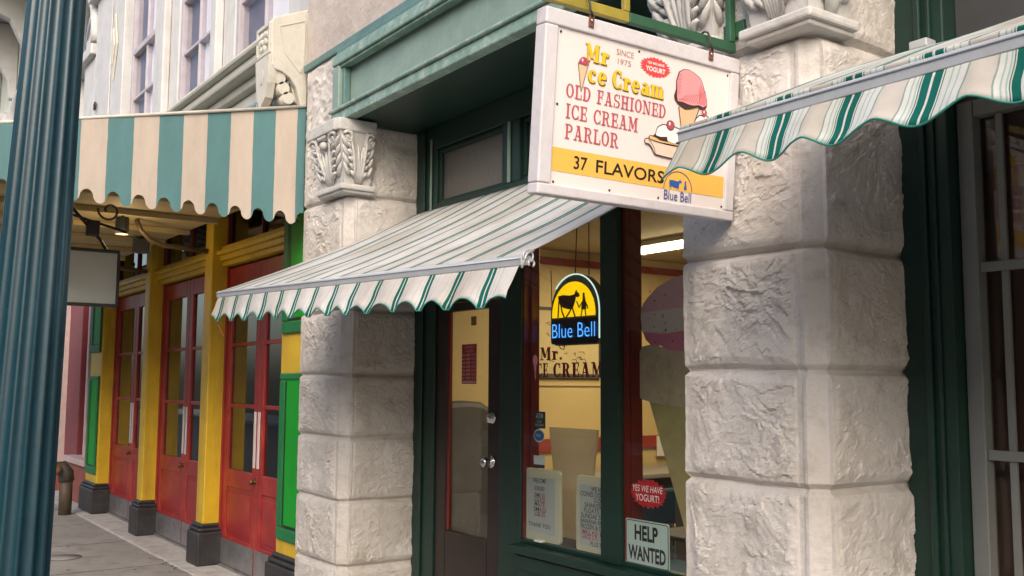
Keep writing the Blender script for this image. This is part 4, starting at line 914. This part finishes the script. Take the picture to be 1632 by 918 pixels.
for x, y in ((.569, -.50), (.5745, -.504), (.605, -.504), (.612, -.502)): stroke([(x, y+.009), (x+.0015, y-.004)], .003, SM, D+.0012, D+.0018, lm)
spart('logo_cow_legs', lm, ink_blue, BRD)
gm2 = MB().poly([(.642, -.484), (.648, -.484), (.653, -.506), (.638, -.506)], SM, D+.0012, D+.0018).poly(ell(.645, -.480, .004, .005, 10), SM, D+.0012, D+.0018); spart('logo_milkmaid', gm2, ink_blue, BRD)
spart('maker_lettering', sans('Blue Bell', .545, .676, -.550, -.5155, SM, 0, D+.0015, bold=.005), ink_navy, BRD)
for u in (.179, .730):
    tb_ = spart('hanger_tab', MB().box(.0282, .033, u-.011, u+.011, -.034, .006), rust, None, .002)
    spart('screw', MB().lathe([(.005, .002), (.005, .0052), (.0015, .0062)], (.0312, u, -.012), 10, 'x'), chrome, tb_)
    P = [(.038, u, .0), (.038, u-.012, .018), (.036, u-.014, .042), (.02, u-.012, .066), (0, u-.008, .074), (-.02, u-.01, .066), (-.022, u-.014, .05)]
    spart('hook', MB().tube(P, .0038, 7), iron, None)
bolts = MB()
for (u, v) in ((.066, -.068), (.066, -.30), (.066, -.548), (.40, -.066), (.83, -.068), (.30, -.548), (.52, -.548), (.83, -.545)): bolts.lathe([(.004, 0), (.004, .002), (.001, .003)], (D, u, v), 8, 'x')
spart('board_screws', bolts, iron, BRD)

# ------------------------------------------------------------------ yellow and red building on the left
YB = thing('yellow_red_building', 'old white upper storey over a yellow, red and green painted shopfront', 'building', (-10, 3, 0))
def post(x0, x1, y0=2.80, y1=3.0):
    p = obj('post', MB().box(x0, x1, y0, y1, .30, 3.27), yel, YB, .012)
    obj('base', MB().box(x0-.07, x1+.05, y0-.055, y1+.01, .012, .30).box(x0-.055, x1+.035, y0-.04, y1+.01, .30, .335).box(x0-.035, x1+.02, y0-.025, y1+.01, .335, .37), black, p, .014)
    return p
post(-8.885, -8.69); post(-10.90, -10.715)
def pilaster(x0, x1):
    p = obj('pilaster', MB().box(x0, x1, 2.80, 3.0, .30, 3.27), yel, YB, .01)
    obj('base', MB().box(x0-.06, x1+.05, 2.74, 3.01, .012, .30).box(x0-.045, x1+.035, 2.755, 3.01, .30, .335).box(x0-.025, x1+.02, 2.775, 3.01, .335, .37), black, p, .014)
    for z0, z1 in ((.47, 1.67), (1.96, 3.1)):
        a, b = x0+.045, x1-.045
        f = obj('panel_frame', MB().box(a, b, 2.775, 2.797, z0, z0+.09).box(a, b, 2.775, 2.797, z1-.05, z1).box(a, a+.10, 2.775, 2.797, z0+.091, z1-.051).box(b-.07, b, 2.775, 2.797, z0+.091, z1-.051), green2, p, .012)
        obj('panel', MB().box(a+.101, b-.071, 2.785, 2.797, z0+.091, z1-.051), green, f, 0)
        obj('groove_shadow', MB().box(a+.101, a+.118, 2.781, 2.784, z0+.1, z1-.06).box(a+.119, b-.075, 2.781, 2.784, z0+.094, z0+.112), ink_black, f, 0)  # black strips paint the shadow in the groove, left and bottom only
    return p
pilaster(-7.0, -6.42); pilaster(-13.36, -12.755)
def leaf(x0, x1, hinge):
    """half-glazed door leaf: stiles, three lites, lower panel, kick plate, push bar"""
    y0, y1 = 2.955, 3.0; s = .10
    mb = MB().box(x0, x0+s, y0, y1, .03, 2.62).box(x1-s, x1, y0, y1, .03, 2.62)
    mb.box(x0+s, x1-s, y0, y1, 2.46, 2.62).box(x0+s, x1-s, y0, y1, .03, .28).box(x0+s, x1-s, y0, y1, .70, .85)
    for z in (1.40, 1.93): mb.box(x0+s, x1-s, y0+.006, y1, z-.016, z+.016)
    d = obj('door', mb, red, YB, .006)
    obj('panel', MB().box(x0+s+.001, x1-s-.001, y0+.014, y1-.004, .281, .699), red, d, 0)
    obj('panel_bead', MB().box(x0+s+.03, x1-s-.03, y0+.004, y0+.013, .32, .66), red, d, .008)
    obj('pane', MB().box(x0+s, x1-s, y0+.022, y0+.026, .85, 2.46), doorglass, d, 0)
    obj('kick_plate', MB().box(x0+.01, x1-.01, y0-.004, y0-.001, .035, .25), steel, d, 0)
    ux = x1-.058 if hinge == 'l' else x0+.022
    obj('push_plate', MB().box(ux, ux+.036, y0-.012, y0-.001, .90, 1.36), paint('push_plate_white', (.62, .58, .57), .35, .1, 6, 0), d, .003)
    if hinge == 'l': obj('knob', MB().lathe([(.012, -.05), (.024, -.045), (.024, -.03), (.012, -.02), (.022, -.006), (.022, .002)], (x1-.02, y0, .79), 12, 'y'), brass, d)
for x0, x1 in ((-8.69, -7.0), (-10.715, -8.885), (-12.755, -10.90)):
    xm = (x0+x1)/2; leaf(x0+.03, xm-.003, 'l'); leaf(xm+.003, x1-.03, 'r')
    obj('door_jamb', MB().box(x0, x0+.028, 2.94, 3.02, .012, 2.64).box(x1-.028, x1, 2.94, 3.02, .012, 2.64), red, YB, .003)
    cb = obj('transom_cornice', MB().box(x0, x1, 2.90, 3.02, 2.64, 2.685).box(x0, x1, 2.87, 3.02, 2.686, 2.735).box(x0, x1, 2.84, 3.02, 2.736, 2.775).box(x0, x1, 2.885, 3.02, 2.776, 2.82), yel, YB, .008)
    w = obj('transom_window', MB().box(x0, x1, 2.93, 2.99, 3.205, 3.25).box(x0, x0+.03, 2.93, 2.99, 2.82, 3.204).box(x1-.03, x1, 2.93, 2.99, 2.82, 3.204).box(xm-.012, xm+.012, 2.94, 2.99, 2.82, 3.204), maroon_n, YB, .004)
    obj('pane', MB().box(x0+.03, x1-.03, 2.965, 2.969, 2.82, 3.205), doorglass, w, 0)
    obj('threshold', MB().box(x0, x1, 2.93, 3.05, .0125, .03), steel, YB, 0)
obj('beam', MB().box(-13.36, -6.42, 2.80, 3.05, 3.27, 3.62), yceil, YB, .006)
obj('beam_moulding', MB().box(-13.36, -6.42, 2.75, 2.797, 3.30, 3.36), yceil, YB, .01)
# dim room behind
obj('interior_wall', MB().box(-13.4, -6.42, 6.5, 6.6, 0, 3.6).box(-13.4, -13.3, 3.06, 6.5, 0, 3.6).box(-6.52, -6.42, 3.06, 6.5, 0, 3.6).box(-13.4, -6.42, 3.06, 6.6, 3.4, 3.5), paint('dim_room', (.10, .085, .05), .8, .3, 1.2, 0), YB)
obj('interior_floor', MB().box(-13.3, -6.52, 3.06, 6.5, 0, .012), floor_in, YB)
# upper storey
obj('upper_wall', MB().box(-16.4, -6.425, 3.06, 3.5, 3.625, 9.5), offwhite, YB)
cn = MB()
for (yo, z0, z1) in ((2.62, 3.74, 3.86), (2.56, 3.862, 3.94), (2.47, 3.942, 4.02), (2.42, 4.022, 4.075)): cn.box(-16.3, -6.47, yo, 3.055, z0, z1)
obj('cornice', cn, cream_t, YB, .022)
lace = MB()
for k in range(60):
    x = -6.6-k*.075; lace.lathe([(.026, 0), (.026, .012), (.012, .012), (.012, 0)], (x, 2.585, 3.70), 10, 'y')
lace.box(-11.2, -6.5, 2.585, 2.60, 3.715, 3.738)
obj('lace_trim', lace, paint('pale_blue_trim', (.30, .40, .44), .55, .1, 6, 0), YB)
def upwin(x0, x1):
    z0, z1 = 4.08, 8.2; xm = (x0+x1)/2; y = 2.97
    w = obj('window', MB().box(x0-.07, x0, y-.02, 3.055, z0, z1).box(x1, x1+.07, y-.02, 3.055, z0, z1).box(x0, x1, y-.02, 3.05, z0, z0+.08).box(x0, x1, y-.02, 3.05, 5.66, 5.73).box(x0, x1, y, 3.05, 5.08, 5.115).box(x0, x1, y, 3.05, 6.6, 6.635).box(xm-.014, xm+.014, y+.002, 3.05, z0+.081, z1), purple_t, YB, .006)
    obj('pane', MB().box(x0, xm-.015, y+.025, y+.029, z0+.08, z1).box(xm+.015, x1, y+.025, y+.029, z0+.08, z1), upglass, w, 0)
    obj('pane_backing', MB().box(x0, xm, 3.046, 3.056, z0, z1), paint('dim_lilac', (.16, .145, .18), .7, .3, 1.5, 0), w, 0)  # boards behind the glass, left half dark lilac, right half pale
    obj('pane_backing', MB().box(xm+.01, x1, 3.040, 3.056, z0, z1), paint('pale_backing', (.85, .85, .88), .7, .1, 1.5, 0), w, 0)
for x0, x1 in ((-12.50, -11.42), (-10.40, -9.38), (-8.62, -7.42)): upwin(x0, x1)
for x0, x1 in ((-11.28, -10.52), (-9.28, -8.72), (-7.3, -6.47)):
    m_ = obj('mullion', MB().box(x0, x1, 2.945, 3.055, 4.08, 8.4).box(x0+.1, x1-.30, 2.86, 2.942, 4.36, 8.4), offwhite, YB, .012)
    obj('mullion_base', MB().box(x0+.07, x1-.27, 2.83, 2.942, 4.08, 4.34).box(x0+.05, x1-.25, 2.81, 2.942, 4.341, 4.385), cream_t, m_, .01)
ps = obj('upper_pilaster', MB().box(-14.35, -12.75, 2.88, 3.055, 4.08, 8.6), offwhite, YB, .012)
obj('pilaster_panel', MB().box(-14.15, -13.35, 2.86, 2.877, 4.3, 6.6), offwhite, ps, .012)
obj('diamond_ornament', MB().poly([(-13.15, 5.5), (-13.0, 5.95), (-13.15, 6.4), (-13.3, 5.95)], PY(2.875), 0, .02).poly([(-13.15, 5.7), (-13.07, 5.95), (-13.15, 6.2), (-13.23, 5.95)], PY(2.853), 0, .02), cream_t, ps, .006)
obj('eye_bolt', MB().tube([(-14.0+.05*math.cos(a), 2.83, 5.35+.05*math.sin(a)) for a in [2*math.pi*k/14 for k in range(14)]], .012, 6, closed=True).tube([(-14.05, 2.83, 5.35), (-14.2, 2.86, 5.35)], .012, 6), iron, ps)
pc = MB().box(-14.55, -12.7, 2.78, 3.055, 6.95, 7.15); obj('pilaster_cap', pc, offwhite, ps, .02)
nw = MB().box(-16.3, -15.75, 2.85, 3.055, 4.08, 6.2).box(-15.15, -14.45, 2.90, 3.055, 4.08, 6.6).box(-16.3, -14.4, 2.82, 3.055, 6.2, 6.36)
obj('arch_pier', nw, offwhite, YB, .02)
obj('arch_hood', MB().tube([(-15.25+.75*math.cos(R(180-k*9)), 2.93, 6.4+.9*math.sin(R(180-k*9))) for k in range(21)], .10, 10), offwhite, YB)
# console bracket at the end of the cornice
cx0, cx1 = -6.72, -6.45
prof_ = [(2.72, 4.285), (2.455, 4.165), (2.44, 4.13), (2.45, 3.83), (2.475, 3.795), (2.53, 3.785), (2.59, 3.75), (2.635, 3.69), (2.66, 3.61), (2.675, 3.55), (2.72, 3.54)]
cbk = obj('console_bracket', MB().poly(prof_, PX(cx1), -.06, 0).poly(prof_, PX(cx0), 0, .06).poly([(2.72, 4.27), (2.47, 4.155), (2.47, 3.86), (2.56, 3.80), (2.62, 3.72), (2.65, 3.60), (2.72, 3.56)], PX(cx1), cx0-cx1+.06, -.061), cream_t, YB, .008)
obj('side_panel', stroke([(2.50, 4.11), (2.69, 4.19), (2.685, 3.86), (2.66, 3.80), (2.54, 3.93)], .010, PX(cx1), 0, .005, None, True), cream_t, cbk, .002)
sc = MB()
for k, (y, z, r) in enumerate(((2.515, 3.745, .048), (2.55, 3.675, .046), (2.585, 3.61, .044))): sc.tube([(cx0+.062, y, z), (cx1-.02, y, z)], r, 16)
obj('scroll', sc, cream_t, cbk)
obj('front_tongue', MB().poly([(cx0, 3.90), (cx1, 3.90), (cx1-.02, 3.70), (cx1-.06, 3.60), (cx0+.10, 3.52), (cx0+.03, 3.66)], PY(2.45), -.04, .02).poly(ell((cx0+cx1)/2, 3.76, .04, .06, 14), PY(2.43), 0, .006), cream_t, cbk, .01)
fl_ = MB()
for k in range(6): a = k*math.pi/3; fl_.ball(((cx0+cx1)/2+.05*math.cos(a), 2.44, 4.01+.055*math.sin(a)), (.032, .022, .034), 7)
fl_.ball(((cx0+cx1)/2, 2.435, 4.01), .026, 7)
obj('flower', fl_, cream_t, cbk)
obj('front_frame', stroke([(cx0+.02, 3.92), (cx1-.02, 3.92), (cx1-.02, 4.12), (cx0+.02, 4.12)], .03, PY(2.45), 0, .022, None, True), cream_t, cbk, .005)

# ------------------------------------------------------------------ striped metal canopy over the sidewalk
CY = thing('striped_canopy', 'scalloped metal canopy in broad teal and cream stripes over the red doors', 'canopy', (-9, 1.7, 3.2))
XE, YO, YI = -6.42, .58, 2.705
ztop = lambda y: 3.075+(y-YO)*.2215
def scal(s):      # scalloped lower edge, one tongue per stripe
    ph = (s/.1577) % 1.0; c = math.cos(2*math.pi*(ph-.30)); c = .5+.5*math.copysign(abs(c)**.55, c); return 2.705+.085*c
def endp(u, v): y = YO+(YI-YO)*u; z0 = scal(y-1.226); return (XE+.012*math.sin(y*2.1), y, z0+(ztop(y)-z0)*v)
mb = MB().grid(400, 6, endp, lambda u, v: (YO+(YI-YO)*u-1.226, v)); mb.sm = set(); obj('end_panel', mb, stripe_m, CY, solid=.003)
def frontp(u, v): x = -13.4+(XE+13.4)*u; z0 = scal(x); return (x, YO-.004, z0+(3.075-z0)*v)
obj('front_panel', MB().grid(560, 3, frontp, lambda u, v: (-13.4+(XE+13.4)*u, v)), stripe_m, CY, solid=.004)
obj('roof', MB().grid(40, 2, lambda u, v: (-13.4+(XE+13.4)*u, YO+(YI+.04-YO)*v, ztop(YO+(YI+.04-YO)*v)+.012), lambda u, v: (-13.4+(XE+13.4)*u, v)), stripe_m, CY, solid=.01)
obj('edge_strip', MB().tube([(XE, YO, ztop(YO)+.012), (XE, YI, ztop(YI)+.012)], .011, 8), cream_t, CY)
obj('ceiling', MB().box(-13.4, XE-.02, YO+.02, 2.745, 3.02, 3.04), ceil_m, CY)
cbm = MB()
for k in range(9): cbm.box(-13.2+k*.8, -13.16+k*.8, YO+.03, 2.74, 2.97, 3.018)
obj('ceiling_batten', cbm, ceil_m, CY, .004)
obj('end_rail', MB().tube([(XE-.04, 2.69, 2.745), (XE-.04, 2.4, 2.80), (XE-.04, 2.1, 2.83)], .02, 8), bracket_iron, CY)
def cbr(x):
    P = [(x, 2.79, 2.78), (x, 2.60, 2.79), (x, 2.40, 2.80), (x, 2.28, 2.84), (x, 2.20, 2.92), (x, 2.16, 3.01)]
    mb = MB().tube(P, .022, 8)
    obj('scroll_bracket', mb, bracket_iron, CY)
for x in (-8.79, -10.81, -13.0): cbr(x)

BS = thing('blank_sign', 'blank grey sign board in a dark frame under the striped canopy', 'sign', (-8, 1.6, 2.6))
obj('panel', MB().box(-8.02, -7.98, 1.26, 1.83, 2.20, 2.595), slate, BS, 0)
obj('frame', MB().box(-8.035, -7.965, 1.245, 1.845, 2.596, 2.62).box(-8.035, -7.965, 1.245, 1.845, 2.175, 2.199).box(-8.035, -7.965, 1.831, 1.85, 2.20, 2.595).box(-8.035, -7.965, 1.24, 1.259, 2.20, 2.595), iron, BS, .003)
def spiral(cy, cz, r0, turns, a0, sg, n=26): return [(-8, cy+sg*r0*(1-.7*k/n)*math.cos(a0+k/n*turns*6.283), cz+r0*(1-.7*k/n)*math.sin(a0+k/n*turns*6.283)) for k in range(n+1)]
obj('hanger', MB().tube([(-8, 1.40, 3.02), (-8, 1.55, 2.86), (-8, 1.70, 2.70), (-8, 1.75, 2.62)], .013, 8).tube([(-8, 1.20, 2.93), (-8, 1.50, 2.87), (-8, 1.90, 2.77)], .010, 8), iron, BS)
obj('scroll', MB().tube(spiral(1.76, 2.93, .085, 1.1, 3.0, 1), .009, 7).tube(spiral(1.42, 2.80, .10, 1.1, .4, -1), .009, 7), bracket_iron, BS)
obj('junction_box', MB().box(-8.04, -7.96, 1.60, 1.69, 2.72, 2.84), iron, BS, .008)
SL = thing('spot_light', 'small lit grey can spotlight hanging under the striped canopy', 'lamp', (-8.6, 2.0, 2.9))
obj('can', MB().lathe([(.0, 2.985), (.052, 2.985), (.055, 2.97), (.055, 2.84), (.048, 2.84), (.046, 2.86)], (-8.6, 2.0, 0), 18), paint('lamp_grey', (.10, .105, .10), .45, .1, 6, 0), SL)
obj('bulb', MB().lathe([(.001, 2.838), (.044, 2.842), (.044, 2.85), (.001, 2.852)], (-8.6, 2.0, 0), 16), emit('warm_bulb', (1, .5, .14), 1.2), SL)
obj('stem', MB().tube([(-8.6, 2.0, 2.985), (-8.6, 2.0, 3.02)], .012, 8), iron, SL)
for dz_ in (0,):
    ld = bpy.data.lights.new('bulb_light', 'POINT'); ld.energy = 3.0; ld.color = (1, .72, .36); ld.shadow_soft_size = .05
    l = bpy.data.objects.new('bulb_light', ld); COL.objects.link(l); l.parent = SL; l.location = (0, 0, -.12)
SL2 = thing('canopy_floodlight', 'square grey floodlight tucked high under the canopy by the second post', 'lamp', (-9.9, 2.4, 3.0))
obj('housing', MB().box(-9.97, -9.85, 2.42, 2.56, 2.86, 3.0), MATS['lamp_grey'], SL2, .01); obj('stem', MB().tube([(-9.9, 2.49, 3.0), (-9.9, 2.49, 3.02)], .014, 8), iron, SL2)

# ------------------------------------------------------------------ fluted street column
CO = thing('fluted_column', 'tall dark teal fluted iron column at the kerb, leaning slightly', 'column', (-4.2, .593, 0))
def flute(u, v):
    z = v*6.0; a = u*2*math.pi; r = .163-.0171*z if z < 5 else .0775
    k = 16; ph = (u*k) % 1.0; fl = math.sin(math.pi*min(1, max(0, (ph-.22)/.78)))**.6 if ph > .22 else 0
    r = r*(1-.085*fl)
    return (-4.2+r*math.cos(a), .593+.030*z+r*math.sin(a), z)
obj('shaft', MB().grid(16*12+1, 40, flute), teal_col, CO)
obj('foot', MB().lathe([(.26, 0), (.26, .10), (.235, .14), (.21, .16), (.20, .30), (.17, .34)], (-4.2, .598, 0), 28), teal_col, CO)

# ------------------------------------------------------------------ standpipe and neighbours down the street
FP = thing('standpipe', 'short rusty brown fire standpipe with brass caps on the sidewalk', 'standpipe', (-12.95, 2.5, 0))
obj('pipe', MB().tube([(-12.95, 2.5, 0), (-12.95, 2.5, .50)], .075, 16), paint('pipe_brown', (.085, .06, .04), .6, .4, 10, .2, 50), FP)
obj('elbow', MB().tube([(-12.95, 2.5, .40), (-12.95, 2.49, .50), (-12.95, 2.45, .56), (-12.95, 2.36, .56), (-12.95, 2.26, .55)], [.09, .09, .088, .075, .07], 14), paint('pipe_grey', (.07, .06, .055), .6, .3, 10, .2, 50), FP)
obj('cap', MB().lathe([(.06, 0), (.06, -.05), (.035, -.06), (.035, -.09)], (-12.95, 2.26, .55), 12, 'y').lathe([(.05, 0), (.05, .06), (.03, .07)], (-12.86, 2.36, .555), 12, 'x'), paint('bright_brass', (.5, .26, .13), .3, .2, 10, 0, metal=.8), FP)
NB = thing('maroon_storefront', 'maroon storefront with pale pink trim beyond the yellow shopfront', 'building', (-15.5, 3, 0))
obj('wall', MB().box(-18.6, -13.37, 3.05, 3.3, 0, 4.0), maroon_n, NB)
obj('jamb', MB().box(-14.0, -13.90, 2.88, 3.048, .36, 3.4), pinkw, NB, .006); obj('jamb', MB().box(-16.0, -15.86, 2.82, 3.048, .30, 3.4), pinkw, NB, .006)
obj('door', MB().box(-15.4, -14.55, 2.92, 3.048, .1, 3.2), paint('maroon_panel', (.20, .035, .04), .45, .2, 4, .05, 40), NB, .01)
obj('window', MB().box(-14.5, -14.02, 2.98, 3.048, .6, 3.2), paint('dark_maroon_glass', (.05, .02, .025), .12, .2, 2, 0), NB, 0)
obj('sill', MB().box(-14.65, -13.45, 2.78, 3.048, .52, .60), pinkw, NB, .01); obj('plinth', MB().box(-14.6, -13.5, 2.84, 3.048, .012, .518), paint('plinth_red', (.26, .07, .05), .6, .2, 5, .1, 40), NB, .01)
obj('plinth', MB().box(-16.6, -15.75, 2.74, 3.048, .012, .30), MATS['plinth_red'], NB, .01)
FB = thing('arcaded_building', 'pale greenish white building with arched openings farther down the street', 'building', (-24, 3.2, 0))
obj('wall', MB().box(-50, -16.45, 3.2, 8, 0, 14), farwall, FB)
for x in (-18.3, -20.6, -22.9, -25.4, -28, -31):
    a = obj('arch', MB().tube([(x-.75, 3.15, 5.2)] + [(x+.75*math.cos(R(180-k*10)), 3.15, 7.0+.75*math.sin(R(180-k*10))) for k in range(19)] + [(x+.75, 3.15, 5.2)], .14, 8), offwhite, FB)
    obj('opening', MB().poly([(x-.66, 5.2), (x+.66, 5.2)] + [(x+.66*math.cos(R(k*10)), 7.0+.66*math.sin(R(k*10))) for k in range(19)], PY(3.195), -.002, .012), paint('arch_glass', (.20, .19, .24), .15, .3, 1, 0), a)
for x in (-19.4, -21.6, -24.0, -26.6): obj('eave_bracket', MB().poly([(3.19, 9.6), (1.9, 9.6), (2.0, 9.2), (2.7, 8.9), (3.0, 8.3), (3.05, 7.9), (3.19, 7.9)], PX(x), -.25, .0), offwhite, FB, .02)
obj('eaves', MB().box(-50, -16.45, 1.6, 3.19, 9.61, 9.8).box(-50, -16.45, 1.8, 3.19, 9.81, 10.3), purple_t, FB, .02)
